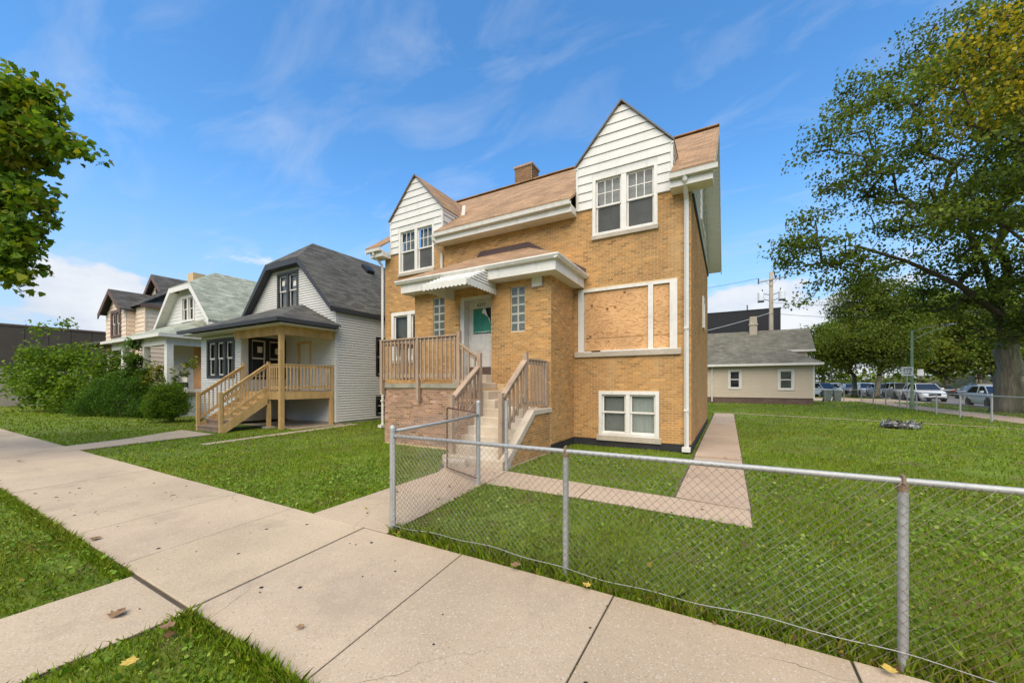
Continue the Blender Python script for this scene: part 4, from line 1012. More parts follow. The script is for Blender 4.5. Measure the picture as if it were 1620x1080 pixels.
# ------------------------------------------------------------------ white gambrel house
wh = thing('gambrel_house', 'white house with faded green gambrel roof and open porch, beside the grey house', 'house', (-27.1, 14, 0))
XC = -27.07; WE, WB, WR = 5.0, 7.15, 8.30; WX0, WX1 = -30.35, -23.75; Fw = FR('y', GY)
def gamw(z): return 3.3 if z < WE else (3.45 + (1.25 - 3.45) * (z - WE) / (WB - WE) - .06)
WWIN = (-27.95, -26.25, 5.22, 6.75)
mb = MB(); mb.box(WX0, WX1, GY, GY + .2, .0, WE); gable_cells(mb, Fw, lambda z: (XC - gamw(z), XC + gamw(z)), WE, WB - .03, [WWIN])
mb.box(WX1 - .2, WX1, GY + .2, 20, 0, WE); mb.box(WX0, WX0 + .2, GY + .2, 20, 0, WE)
ww = mb.build('wall', m_siding_w, wh)
siding(Fw, WX0, WX1, 1.2, WB - .06, .20, m_siding_w, ww, holes=[WWIN, (-26.4, -24.2, 1.3, 3.8)], clip=lambda z: (XC - gamw(z), XC + gamw(z)), proud=.02)
window(wh, Fw, *WWIN, n=2, frame=.15, mull=.16, proud=.05, backs=[m_midcurtain, m_midcurtain])
mb = MB(); Fw.box(mb, -26.38, -25.32, -.03, .02, 1.4, 3.78); Fw.box(mb, -25.30, -24.22, -.028, .02, 1.4, 3.78); mb.build('plywood_board', m_ply, wh)
yf, ybk, yr = GY - .45, 20.3, 11.3; mb = MB()
for s in (-1, 1):
    e = (XC + s * 3.5, WE - .08); b = (XC + s * 1.27, WB)
    mb.prism([(e[0], yf, e[1]), (e[0], ybk, e[1]), (b[0], ybk, b[1]), (b[0], yf, b[1])], (0, 0, .09)); mb.prism([(b[0], yf, b[1]), (b[0], ybk, b[1]), (XC, ybk, WR), (XC, yr, WR)], (0, 0, .07))
mb.prism([(XC - 1.27, yf, WB), (XC + 1.27, yf, WB), (XC, yr, WR)], (0, 0, .07))
wr_ = mb.build('roof', m_roof_gn, wh); mb = MB()
for s in (-1, 1):
    e = (XC + s * 3.5, WE - .08); b = (XC + s * 1.27, WB)
    mb.prism([(e[0], yf - .012, e[1] - .16), (e[0], yf - .012, e[1] + .09), (b[0], yf - .012, b[1] + .07), (b[0] - s * .05, yf - .012, b[1] - .24)], (0, .05, 0))
    mb.prism([(e[0], yf + .05, e[1] - .02), (b[0] - s * .02, yf + .05, b[1] - .16), (b[0] - s * .02, GY - .003, b[1] - .16), (e[0], GY - .003, e[1] - .02)], (-s * .02, 0, -.02))
mb.box(XC - 1.22, XC + 1.22, yf - .014, yf + .05, WB - .24, WB + .02); mb.build('fascia', m_white, wr_)
QE0, QE1, QY, QZ = -31.7, -23.62, 7.62, 4.03
mb = MB(); A, B_, C_, D_ = (QE0, QY, QZ), (QE1, QY, QZ), (QE1, GY - .02, QZ), (QE0, GY - .02, QZ); L_, R_ = (-29.6, GY - .02, 5.1), (-25.2, GY - .02, 5.1)
for P in ([A, B_, R_, L_], [B_, C_, R_], [D_, A, L_]): mb.prism(P, (0, 0, .07))
wp = mb.build('porch_roof', m_roof_gn, wh)
mb = MB(); mb.box(QE0, QE1 + .06, QY - .08, QY, QZ - .10, QZ + .05); mb.box(QE1 + .002, QE1 + .06, QY + .001, GY - .02, QZ - .10, QZ + .05); mb.build('gutter', m_alu, wp)
mb = MB(); mb.box(QE0 + .4, QE1 - .25, QY + .30, QY + .42, QZ - .45, QZ - .06); mb.box(QE1 - .37, QE1 - .25, QY + .422, GY - .03, QZ - .45, QZ - .06); mb.box(QE0 + .05, QE1 - .03, QY + .05, GY - .03, QZ - .05, QZ - .03); mb.build('porch_beam', m_white, wp)
for x in (-23.95, -26.75, -29.7, ):
    mb = MB(); mb.box(x - .15, x + .15, 7.93, 8.19, 1.2, 3.6); mb.build('porch_post', m_white, wh)
mb = MB(); mb.box(-25.0, -24.75, 9.8, 9.97, 1.2, 3.6); mb.build('porch_post', m_white, wh)
mb = MB(); mb.box(-31.2, -23.8, 7.9, GY - .01, 1.02, 1.2); mb.build('porch_floor', m_wood_old, wh)
mb = MB(); mb.box(-31.1, -23.85, 8.0, 8.1, 0, 1.01); mb.box(-23.95, -23.85, 8.11, GY, 0, 1.01); mb.build('porch_skirt', m_siding_w, wh)
mb = MB(); mb.box(-29.5, -24.15, 8.03, 8.09, 1.76, 1.86); rl = mb.build('porch_rail', m_brown_trim, wh)
mb = MB(); mb.box(-26.6, -24.15, 8.03, 8.09, 1.26, 1.34); mb.build('porch_rail', m_brown_trim, wh)
for k in range(3):
    mb = MB(); mb.box(-24.62, -23.30, 8.55, 8.6, 1.22 + .26 * k, 1.46 + .26 * k); mb.build('rail_board', m_white if k != 1 else m_black, wh)

# ------------------------------------------------------------------ cream house
cr = thing('cream_house', 'cream clapboard house with dark roofs and a gabled front bay, farthest left', 'house', (-37.6, 14, 0))
CX0, CX1, CYf, CYB = -40.5, -34.65, 10.4, 21.0; Fc = FR('y', CYf); Fcs = FR('x', CX1)
mb = MB(); mb.box(CX0, CX1, CYf, CYf + .2, 0, 7.05); mb.box(CX1 - .2, CX1, CYf + .2, CYB, 0, 7.05); mb.box(CX0, CX0 + .2, CYf + .2, CYB, 0, 7.05); cw = mb.build('wall', m_cream, cr)
siding(Fc, -36.5, CX1, 2, 7.05, .30, m_cream, cw, proud=.03); siding(Fcs, CYf, CYB, 2, 7.05, .30, m_cream, cw, proud=.03)
mb = MB(); mb.box(CX1 - .05, CX1 + .04, CYf - .04, CYf + .05, 0, 7.05); mb.build('corner_trim', m_cream, cr)
BW = (-39.4, -37.35, 5.0, 6.95); Fcb = FR('y', 9.95); bc = -38.45
mb = MB(); wall_cells(mb, Fcb, -40.5, -36.45, 4.6, 6.75, [BW]); mb.box(-36.65, -36.45, 10.17, CYf, 4.6, 6.75)
mb.prism([(-40.4, 9.95, 6.752), (-36.5, 9.95, 6.752), (bc, 9.95, 8.1)], (0, .2, 0)); mb.box(-40.5, -36.45, 9.95, CYf, 0, 4.6)
cb = mb.build('bay', m_cream, cr)
siding(Fcb, -40.5, -36.45, 3, 8.0, .30, m_cream, cb, holes=[BW], clip=lambda z: (-40.5, -36.45) if z < 6.75 else (bc - 2.0 * (8.1 - z) / 1.35, bc + 2.0 * (8.1 - z) / 1.35), proud=.03)
siding(FR('x', -36.45), 9.98, CYf, 3, 6.75, .30, m_cream, cb, proud=.03)
window(cr, Fcb, *BW, n=2, frame=.22, mull=.2, trim=m_brown_trim, sashm=m_white, back=m_curtain, proud=.06, sash=.07)
mb = MB()
for s in (-1, 1): mb.prism([(bc, 9.55, 8.32), (bc + s * 2.25, 9.55, 6.75), (bc + s * 2.25, 12.5, 6.75), (bc, 12.5, 8.32)], (0, 0, .1))
bro = mb.build('bay_roof', m_roof_bk, cr); mb = MB()
for s in (-1, 1): mb.prism([(bc, 9.53, 8.05), (bc + s * 2.27, 9.53, 6.45), (bc + s * 2.27, 9.53, 6.82), (bc, 9.53, 8.40)], (0, .06, 0))
mb.build('fascia', m_brown_trim, bro)
mb = MB(); px, pz, gy0 = -37.55, 9.75, 12.0
mb.prism([(CX0 - .3, 10.1, 7.0), (CX1 + .3, 10.1, 7.0), (CX1 + .0, gy0 + .2, 8.5), (CX0, gy0 + .2, 8.5)], (0, 0, .09))
for s, e in ((-1, CX0 - .3), (1, CX1 + .3)): mb.prism([(e, 10.1, 7.0), (e, CYB + .2, 7.0), (px, CYB + .2, pz), (px, gy0 - .4, pz), (px + (e - px) * .52, gy0 - .4, pz - (pz - 7.0) * .52)], (0, 0, .09))
mro = mb.build('roof', m_roof_bk, cr)
mb = MB(); mb.prism([(px - 1.6, gy0, 8.25), (px + 1.6, gy0, 8.25), (px, gy0, pz - .15)], (0, .1, 0)); cg = mb.build('gable', m_cream, cr)
siding(FR('y', gy0 - .004), px - 1.7, px + 1.7, 8.2, pz - .25, .30, m_cream, cg, clip=lambda z: (px - 1.55 * (pz - .1 - z) / 1.5, px + 1.55 * (pz - .1 - z) / 1.5), proud=.03)
mb = MB(); mb.box(px - .3, px + .1, gy0 - .06, gy0 - .03, 8.4, 9.25); mb.build('gable_gap', m_black, cg)
mb = MB()
for s in (-1, 1): mb.prism([(px, gy0 - .42, pz - .3), (px + s * 1.7, gy0 - .42, pz - 1.75), (px + s * 1.7, gy0 - .42, pz - 1.38), (px, gy0 - .42, pz + .08)], (0, .06, 0))
mb.box(CX1 + .24, CX1 + .32, 10.1, CYB, 6.85, 7.06); mb.build('fascia', m_brown_trim, mro)
mb = MB(); mb.box(-36.4, -35.5, 13.4, 14.2, 8.5, 10.15); ch = mb.build('chimney', m_mortar, cr)
lay_bricks(FR('y', 13.4), -36.4, -35.5, 8.9, 10.1, [], ch, tone=(.8, 1.0, 2.2)); lay_bricks(FR('x', -35.5), 13.41, 14.2, 8.9, 10.1, [], ch, tone=(.8, 1.0, 2.2))
mb = MB(); mb.box(-41, -36.2, 8.6, 10.38, 4.35, 4.5); mb.build('porch_roof', m_roof_bk, cr)

# ------------------------------------------------------------------ long dark-topped building at the far left
fb = thing('flat_roofed_building', 'long low building with beige block base and dark panelled top at the far left', 'building', (-50, 10, 0))
mb = MB(); mb.box(-60, -46, -14, 30, 0, 2.9); mb.build('wall', m_stucco, fb)
mb = MB(); mb.box(-60, -45.92, -14, 30, 2.9, 5.95); top = mb.build('upper_wall', m_tarmac_dk, fb)
yv = -13.9
while yv < 29.5:
    mb = MB(); mb.box(-45.92, -45.87, yv, yv + 1.12, 2.95, 5.88); mb.build('wall_panel', m_tarmac_dk, top); yv += 1.16
mb = MB(); mb.box(-60.05, -45.82, -14.05, 30.05, 5.90, 6.05); mb.build('coping', m_brown_trim, fb)

# ------------------------------------------------------------------ beige cottage at the back
co = thing('beige_cottage', 'low beige-sided cottage with a worn grey roof across the side lawn', 'house', (1, 42, 0))
Fk = FR('y', 38.0); KW = [(-.02, .98, 1.2, 2.86), (3.53, 4.62, 1.14, 2.83)]
mb = MB(); wall_cells(mb, Fk, -3.5, 5.9, .5, 3.22, KW); mb.box(5.7, 5.9, 38.22, 40, .5, 3.22); mb.box(-3.5, 5.75, 40, 46, .5, 4.5); mb.prism([(5.75, 40, 4.5), (5.75, 46, 4.5), (5.75, 42.4, 6.4)], (-.1, 0, 0)); kw = mb.build('wall', m_beige, co)
siding(Fk, -3.5, 5.9, .5, 3.2, .115, m_beige, kw, holes=KW, joined=True)
siding(FR('x', 5.9), 38, 40, .5, 3.2, .115, m_beige, kw, joined=True)
mb = MB(); mb.box(-3.5, 5.85, 38.03, 46, 0, .5); mb.build('foundation', m_found if False else m_brown_trim, co)
for k_ in KW: window(co, Fk, *k_, n=1, frame=.13, proud=.06, sash=.07, back=m_dark_interior if k_[0] < 0 else m_midcurtain)
mb = MB(); mb.box(5.8, 5.93, 37.96, 38.05, .5, 3.22); mb.build('trim', m_white, co); mb = MB(); mb.tube([(-1.25, 37.9, 3.2), (-1.25, 37.9, .1)], .06, 6); mb.build('downspout', m_white, co)
mb = MB()
mb.prism([(-3.8, 37.55, 3.25), (6.40, 37.55, 3.25), (4.3, 40.0, 4.55), (-3.8, 40.0, 4.55)], (0, 0, .08)); mb.prism([(6.40, 37.55, 3.25), (6.4, 40, 3.25), (4.3, 40, 4.55)], (0, 0, .08))
mb.prism([(-3.8, 39.8, 4.44), (6.25, 39.8, 4.44), (6.25, 42.4, 6.5), (-3.8, 42.4, 6.5)], (0, 0, .08)); mb.prism([(-3.8, 46.3, 4.44), (6.25, 46.3, 4.44), (6.25, 42.4, 6.5), (-3.8, 42.4, 6.5)], (0, 0, .08))
kr = mb.build('roof', m_roof_gy, co)
mb = MB(); mb.box(-3.8, 6.42, 37.42, 37.56, 3.14, 3.32); mb.box(4.35, 6.26, 39.72, 39.82, 4.36, 4.52); mb.build('gutter', m_white, kr)
mb = MB(); mb.box(1.72, 2.32, 41.9, 42.4, 5.8, 7.55); mb.box(1.66, 2.38, 41.84, 42.46, 7.1, 7.22); kc = mb.build('chimney', m_limestone, co)
mb = MB(); mb.box(1.75, 2.29, 41.93, 42.37, 7.552, 7.9); mb.build('chimney_top', m_stucco, kc)

# black-clad building behind it
bk = thing('black_building', 'tall windowless black-clad building behind the beige cottage', 'building', (-8, 75, 0))
mb = MB(); mb.box(-26, 6.85, 70, 90, 0, 13.05); mb.build('wall', m_blackwall, bk)
xv = -25.9
while xv < 6.5:
    mb = MB(); mb.box(xv, xv + 1.4, 69.96, 70.0, .1, 13.0); mb.build('wall_panel', m_blackwall, bk); xv += 1.425
mb = MB(); mb.box(-26.1, 6.95, 69.9, 90.1, 13.05, 13.15); mb.tube([(2.6, 71, 13), (2.6, 71, 14.1)], .08, 6); mb.build('coping', m_black, bk)

# ------------------------------------------------------------------ utility pole
up_ = thing('utility_pole', 'weathered wooden utility pole with crossarm and two pale transformers behind the cottage', 'utility pole', (4.85, 60, 0))
mb = MB(); mb.tube([(4.85, 60, 0), (4.85, 60, 9), (4.85, 60, 16.2)], [.30, .26, .20], 12); mb.build('pole', m_pole, up_, smooth=True)
mb = MB(); mb.bar((3.35, 59.75, 14.95), (6.4, 59.75, 15.35), .12, .12); mb.bar((4.2, 59.75, 15.0), (4.85, 59.75, 14.3), .05, .05); mb.bar((5.5, 59.75, 15.2), (4.85, 59.75, 14.3), .05, .05); ca = mb.build('crossarm', m_pole, up_)
for x, z in ((3.45, 15.1), (5.75, 15.35), (6.3, 15.4)):
    mb = MB(); mb.lathe([(0, -.35), (.06, -.35), (.1, -.2), (.05, -.1), (.1, .05), (.05, .15), (.1, .3), (0, .4)], (x, 59.75, z), 8); mb.build('insulator', m_dark_trim, ca)
mb = MB(); mb.tube([(5.0, 59.9, 16.3), (5.15, 59.9, 16.2), (5.3, 59.9, 15.3)], .06, 6); mb.build('lightning_arrester', m_dark_trim, up_)
for x in (3.72, 5.98):
    mb = MB(); mb.lathe([(0, 0), (.34, 0), (.37, .06), (.37, 1.05), (.30, 1.16), (0, 1.2)], (x, 59.8, 12.5), 14); t_ = mb.build('transformer', m_trans, up_, smooth=False)
    mb = MB(); mb.box(x - .36, x + .36, 59.5, 60.1, 12.36, 12.47); s = 1 if x > 4.85 else -1
    mb.bar((x - s * .3, 59.8, 13.4), (4.9, 59.95, 13.2), .07, .07); mb.bar((x - s * .3, 59.8, 12.7), (4.9, 59.95, 12.4), .07, .07); mb.build('bracket', m_dark_trim, t_)
    mb = MB(); mb.lathe([(0, 0), (.05, 0), (.08, .1), (.04, .2), (.07, .3), (0, .4)], (x - s * .15, 59.8, 13.65), 8); mb.build('bushing', m_dark_trim, t_)
def wire(p, q, sag, r=.022):
    p, q = Vector(p), Vector(q); return [p.lerp(q, i / 14) - Vector((0, 0, sag * 4 * (i / 14) * (1 - i / 14))) for i in range(15)], r
for p, q, sg in (((4.85, 59.7, 10.9), (-14, 56, 7.2), .6), ((4.85, 59.7, 10.8), (28, 66, 10.5), .9), ((4.85, 59.7, 12.2), (30, 66, 12.1), .9), ((3.45, 59.75, 15.5), (-30, 59, 15.0), .8)):
    mb = MB(); pts, r = wire(p, q, sg); mb.tube(pts, r, 4); mb.build('wire', m_dark_trim if sg != .6 else m_trans, up_)

# ------------------------------------------------------------------ street lamp and signs
lp = thing('street_lamp', 'green street lamp with two long arms on the side street verge', 'street lamp', (10.95, 36.3, 0))
mb = MB(); mb.lathe([(0, 0), (.13, 0), (.13, .4), (.09, .5), (.062, 5.25), (0, 5.3)], (10.95, 36.3, 0), 12); mb.build('pole', m_lamp_green, lp, smooth=True)
mb = MB(); mb.tube([(10.95, 36.3, 5.2), (11.5, 36.3, 5.42), (12.1, 36.3, 5.55), (12.75, 36.3, 5.62)], .022, 6); mb.tube([(10.95, 36.3, 4.6), (11.5, 36.3, 4.98), (12.1, 36.3, 5.26), (12.75, 36.3, 5.54)], .022, 6); arm = mb.build('arm', m_gal, lp)
mb = MB(); mb.hexa([(12.7, 36.22, 5.55), (13.1, 36.22, 5.57), (13.1, 36.38, 5.57), (12.7, 36.38, 5.55), (12.7, 36.24, 5.64), (13.1, 36.25, 5.63), (13.1, 36.35, 5.63), (12.7, 36.36, 5.64)]); mb.build('lamp_head', m_gal, arm, bevel=.02)
def sign(label, x, y, h, w_, hh, marks, group=None):
    t = thing('street_sign', label, 'sign', (x, y, 0), group)
    mb = MB(); mb.tube([(x, y, 0), (x, y, h + hh)], .035, 6); mb.build('sign_post', m_rust if not marks else m_gal, t)
    mb = MB(); mb.box(x - w_ / 2, x + w_ / 2, y - .06, y - .045, h, h + hh); p = mb.build('sign_plate', m_sign, t, bevel=.003)
    if marks:
        mk = MB(); bx = lambda a, b, c, d: mk.box(x + a * w_, x + b * w_, y - .066, y - .061, h + c * hh, h + d * hh)
        for (a, b) in ((-.32, -.22), (-.18, -.12), (-.08, .0), (.04, .12), (.16, .24), (.27, .34)): bx(a, b, .70, .85)
        for (a, b) in ((-.34, -.18), (-.07, .05), (.16, .32)): bx(a, b, .48, .60)
        bx(-.32, .22, .22, .29); mk.prism([(x + .12 * w_, y - .066, h + .14 * hh), (x + .36 * w_, y - .066, h + .255 * hh), (x + .12 * w_, y - .066, h + .37 * hh)], (0, .005, 0))
        mk.build('sign_marks', m_black, p)
    return t
sign('white street sign with two rows of lettering above a black arrow pointing right', 10.62, 36.0, 2.2, .60, .60, True)
sign('small plain white sign on a thin rusty post by the bank', 19.4, 62, 2.6, .55, .75, False)

# ------------------------------------------------------------------ trees and shrubs
def np_faces(name, V, tint, mat, parent=None, kind=None, smooth=False):
    """V: (n,k,3) polygons of k corners each; tint (n,3)"""
    n, k, _ = V.shape
    me = bpy.data.meshes.new(name); o0 = np.array(ORG.get(parent, (0, 0, 0)))
    me.vertices.add(n * k); me.vertices.foreach_set('co', (V - o0).reshape(-1).astype(np.float32))
    me.loops.add(n * k); me.loops.foreach_set('vertex_index', np.arange(n * k, dtype=np.int32))
    me.polygons.add(n); me.polygons.foreach_set('loop_start', np.arange(0, n * k, k, dtype=np.int32)); me.polygons.foreach_set('loop_total', np.full(n, k, dtype=np.int32))
    me.update(calc_edges=True)
    at = me.color_attributes.new('tint', 'FLOAT_COLOR', 'CORNER')
    c = np.ones((n, k, 4), np.float32); c[:, :, :3] = tint[:, None, :]; at.data.foreach_set('color', c.reshape(-1))
    me.materials.append(mat)
    o = link(name, me, parent)
    if kind: o['kind'] = kind
    return o
LEAF4 = np.array([(0, 0), (.38, .45), (0, 1.0), (-.38, .45)])
MAPLE = np.array([(0, 0), (.22, .02), (.55, .10), (.42, .30), (.62, .52), (.34, .55), (.30, .72), (0, 1.05), (-.30, .72), (-.34, .55), (-.62, .52), (-.42, .30), (-.55, .10), (-.22, .02)])
def leaves(P, size, rng, shape, tint, droop=.35, szvar=.35):
    n = len(P); ph = rng.uniform(0, 2 * np.pi, n); pitch = rng.normal(-droop, .6, n); roll = rng.normal(0, .7, n)
    dirv = np.stack([np.cos(ph) * np.cos(pitch), np.sin(ph) * np.cos(pitch), np.sin(pitch)], 1)
    side = np.stack([-np.sin(ph), np.cos(ph), np.zeros(n)], 1); nor = np.cross(dirv, side)
    s2 = side * np.cos(roll)[:, None] + nor * np.sin(roll)[:, None]; n2 = np.cross(dirv, s2)
    sz = size * rng.uniform(1 - szvar, 1 + szvar, n)
    V = P[:, None, :] + sz[:, None, None] * (shape[None, :, 0:1] * s2[:, None, :] + shape[None, :, 1:2] * dirv[:, None, :] + (np.abs(shape[None, :, 0:1]) * .35 - .12 * shape[None, :, 1:2] ** 2) * n2[:, None, :])
    return V
def tree(name, label, cat, base, trunk_r, fork, lobes, n_cl, per_cl, leaf, pal, group=None, spread=.45, shape=LEAF4, seed=1, stems=None, rpow=.47, tip=.012, droop=.35, minr=0, bark=None, flat=.75, yell=None, extra_limbs=()):
    rng = np.random.default_rng(seed)
    t = thing(name, label, cat, (base[0], base[1], 0), group)
    L = np.array(lobes); vol = L[:, 3] ** 1.7; cnt = np.maximum(1, (n_cl * vol / vol.sum()).round().astype(int))
    C = []
    for (x, y, z, r), k in zip(lobes, cnt):
        d = rng.normal(0, 1, (k, 3)); d /= np.linalg.norm(d, axis=1)[:, None]; rad = r * rng.uniform(.15, 1, k) ** .45
        c = np.array([x, y, z]) + d * rad[:, None] * np.array([1, 1, .85]); C.append(c)
    C = np.concatenate(C); C = C[C[:, 2] > .12]
    # skeleton
    nodes = [np.array(base, float)]; par = [-1]
    f = np.array(fork, float); m = 6
    jit = max(.02, trunk_r * .12)
    for i in range(1, m + 1):
        nodes.append(np.array(base) + (f - np.array(base)) * i / m + rng.normal(0, jit, 3) * (i < m)); par.append(len(nodes) - 2)
    root0 = len(nodes) - 1
    for chain in extra_limbs:
        p = root0
        for q in chain: nodes.append(np.array(q, float)); par.append(p); p = len(nodes) - 1
    NA = np.zeros((len(C) * 4 + len(nodes) + 10, 3)); NA[:len(nodes)] = nodes; nn = len(nodes)
    for c in C[np.argsort(np.linalg.norm(C - f, axis=1))]:
        lo = max(1, root0 - (1 if trunk_r > .05 else 4))
        d = np.linalg.norm(NA[lo:nn] - c, axis=1) + .35 * np.maximum(0, NA[lo:nn, 2] - c[2])
        j = lo + int(np.argmin(d)); a = NA[j]; dist = np.linalg.norm(c - a); k = 1 if dist < .5 else (2 if dist < 2 else 3); p = j
        for i in range(1, k + 1):
            q = a + (c - a) * i / k
            if i < k: q = q + rng.normal(0, .07 * dist, 3) + np.array([0, 0, .06 * dist])
            NA[nn] = q; par.append(p); p = nn; nn += 1
    w_ = np.zeros(nn); kids = np.zeros(nn, int)
    for i in range(1, nn): kids[par[i]] += 1
    w_[kids == 0] = 1
    for i in range(nn - 1, 0, -1): w_[par[i]] += w_[i]
    rad = tip * np.maximum(w_, 1) ** rpow
    rad = np.minimum(rad, trunk_r)
    for i in range(root0 + 1):
        tt = i / root0; rad[i] = max(trunk_r * (1.0 - .22 * tt), rad[i] if i == root0 else 0)
    rad[0] = trunk_r * 1.45; rad[1] = max(rad[1], trunk_r * 1.02)
    mb = MB(); mb.tube([NA[i] for i in range(root0 + 1)], [rad[i] for i in range(root0 + 1)], 14); mb.build('trunk', bark or m_bark, t, smooth=True)
    mb = MB()
    for i in range(root0 + 1, nn):
        p = par[i]
        if rad[i] < minr: continue
        r0 = min(rad[p], rad[i] * 1.5) if p > 0 else rad[i]
        mb.tube([NA[p], NA[i]], [r0, rad[i]], 6 if rad[i] > .06 else 4, cap=False)
    if mb.v: mb.build('branches', bark or m_bark_dk, t, smooth=True, recalc=False, kind='stuff')
    # leaves
    n = len(C) * per_cl; ci = np.repeat(np.arange(len(C)), per_cl)
    sp = spread * rng.uniform(.6, 1.3, len(C))
    P = C[ci] + np.clip(rng.normal(0, 1, (n, 3)), -1.7, 1.7) * sp[ci][:, None] * np.array([1, 1, flat])
    P = P[P[:, 2] > .03]; ci = ci[:len(P)] if len(P) == n else rng.integers(0, len(C), len(P))
    pal = np.array(pal); clum = rng.uniform(.78, 1.25, len(C)); pick = rng.integers(0, len(pal), len(C))
    pc = np.where(rng.random(len(P)) < .7, pick[ci], rng.integers(0, len(pal), len(P)))
    T = pal[pc] * (clum[ci] ** 1.3)[:, None] * rng.uniform(.75, 1.25, (len(P), 1))
    if yell is not None:
        yc = np.array([np.min(np.linalg.norm(np.array(yell)[:, :3] - c, axis=1) / np.array(yell)[:, 3]) < 1 for c in C])
        msk = yc[ci] & (rng.random(len(P)) < .6); T[msk] = np.array([.44, .36, .03]) * rng.uniform(.7, 1.3, (msk.sum(), 1))
    np_faces('crown', leaves(P, leaf, rng, shape, T, droop), T, m_leaf, t)
    return t
G_D, G_M, G_L, G_Y = (.080, .118, .022), (.118, .168, .026), (.175, .225, .035), (.25, .255, .032)
tree('maple_tree', 'maple tree reaching in from the left edge above the sidewalk', 'tree', (-16.2, -.2, 0), .24, (-15.9, 0, 3.2),
     [(-13.42, 1.83, 7.84, 0.55), (-12.75, 2.09, 7.77, 0.28), (-12.55, 2.20, 7.63, 0.15), (-12.96, 1.97, 7.23, 0.50), (-12.40, 2.18, 6.87, 0.28), (-12.11, 2.34, 6.69, 0.18), (-11.86, 2.48, 6.58, 0.11), (-11.65, 2.60, 6.53, 0.06), (-13.09, 1.79, 6.50, 0.50), (-13.12, 1.77, 5.71, 0.50), (-12.58, 1.96, 5.53, 0.28), (-12.21, 2.05, 5.16, 0.14), (-12.14, 2.09, 4.96, 0.10), (-13.20, 1.72, 4.92, 0.50), (-12.50, 1.89, 4.77, 0.25), (-12.38, 1.84, 4.28, 0.20), (-12.71, 1.66, 4.16, 0.40), (-12.38, 1.73, 3.85, 0.20), (-15.07, 1.24, 7.37, 1.50), (-14.71, 1.21, 5.18, 1.20), (-16.66, 0.34, 8.07, 2.20), (-17.06, -0.46, 6.37, 2.20), (-15.56, 0.39, 5.45, 1.80)],
     900, 34, .115, [(.105, .190, .016), (.13, .215, .018), (.17, .235, .020), (.08, .155, .014), (.22, .23, .024)], spread=.15, shape=MAPLE, seed=3, tip=.008, droop=.5)
yl = [(9.45, 22.58, 13.97, 1.9), (8.58, 22.09, 14.96, 1.4), (10.09, 22.94, 15.71, 1.4), (9.2, 22.4, 12.6, 1.0)]
tree('maple_tree', 'huge old maple with a thick furrowed trunk on the side street verge', 'tree', (14.2, 33.5, -.05), .60, (14.0, 33.2, 4.0),
     [(4.46, 26.65, 9.36, 2.10), (3.40, 26.05, 9.88, 1.10), (5.22, 27.08, 12.65, 2.00), (4.46, 26.65, 14.74, 1.10), (7.48, 28.36, 17.17, 2.50), (6.27, 27.68, 16.12, 1.50), (9.60, 29.56, 19.60, 2.50), (12.32, 31.10, 20.98, 3.00), (14.73, 32.46, 21.68, 3.50), (7.70, 27.34, 12.79, 2.90), (10.58, 28.96, 15.10, 3.20), (12.51, 28.91, 15.06, 3.20), (9.43, 28.31, 9.48, 2.60), (6.84, 26.85, 8.66, 2.10), (11.96, 28.60, 10.35, 2.80), (11.71, 30.75, 7.45, 2.30), (13.46, 30.59, 6.84, 2.60), (10.06, 30.97, 6.81, 1.90), (5.69, 26.20, 7.67, 1.20), (3.82, 25.14, 6.84, 0.60), (2.96, 24.65, 8.33, 0.60), (3.53, 24.98, 6.01, 0.35), (13.3, 31.4, 5.2, 1.5), (15.0, 31.6, 5.0, 1.5), (13.0, 31.0, 4.3, .7), (15.76, 31.89, 13.45, 4.00), (16.33, 32.22, 6.84, 3.00), (15.94, 33.15, 19.25, 4.00), (12.32, 31.10, 12.31, 2.50)],
     620, 84, .165, [G_M, G_M, G_L, G_D, G_D], spread=.50, flat=.42, seed=5, tip=.024, rpow=.46, droop=.5, extra_limbs=[[(13.2, 32.3, 6.0), (12.3, 31.2, 8.3), (11.0, 30.2, 10.8)], [(14.6, 33.2, 6.0), (15.2, 33.0, 9), (15.3, 32.5, 13)], [(12.9, 31.6, 5.6), (10.8, 29.8, 7.0), (8.3, 28.2, 8.2), (6.0, 26.9, 9.0)]])
tree('maple_tree', 'maple beside the huge old one, its limb crossing from the right with yellow leaves', 'tree', (14.0, 27.2, -.05), .48, (13.9, 27.0, 4.6),
     [(9.38, 23.69, 9.24, 1.50), (9.66, 22.70, 10.75, 1.80), (9.45, 22.58, 13.97, 1.70), (8.58, 22.09, 14.96, 1.20), (7.75, 22.20, 14.13, 0.90), (9.01, 22.33, 12.48, 1.20), (10.96, 23.43, 8.27, 2.20), (11.39, 23.68, 12.24, 2.50), (13.99, 26.30, 9.77, 2.50), (10.09, 22.94, 15.71, 1.80), (8.00, 22.91, 8.98, 1.00), (15, 28, 14, 4), (17, 28, 10, 3)],
     300, 78, .16, [G_M, G_M, G_L, G_D], spread=.46, flat=.42, seed=9, tip=.02, rpow=.47, droop=.5, yell=yl, extra_limbs=[[(12.6, 25.9, 6.1), (11.2, 24.8, 7.3), (9.7, 23.8, 8.5), (8.4, 23.0, 9.9)]])
GB_ = 'trees along the far end of the side street'
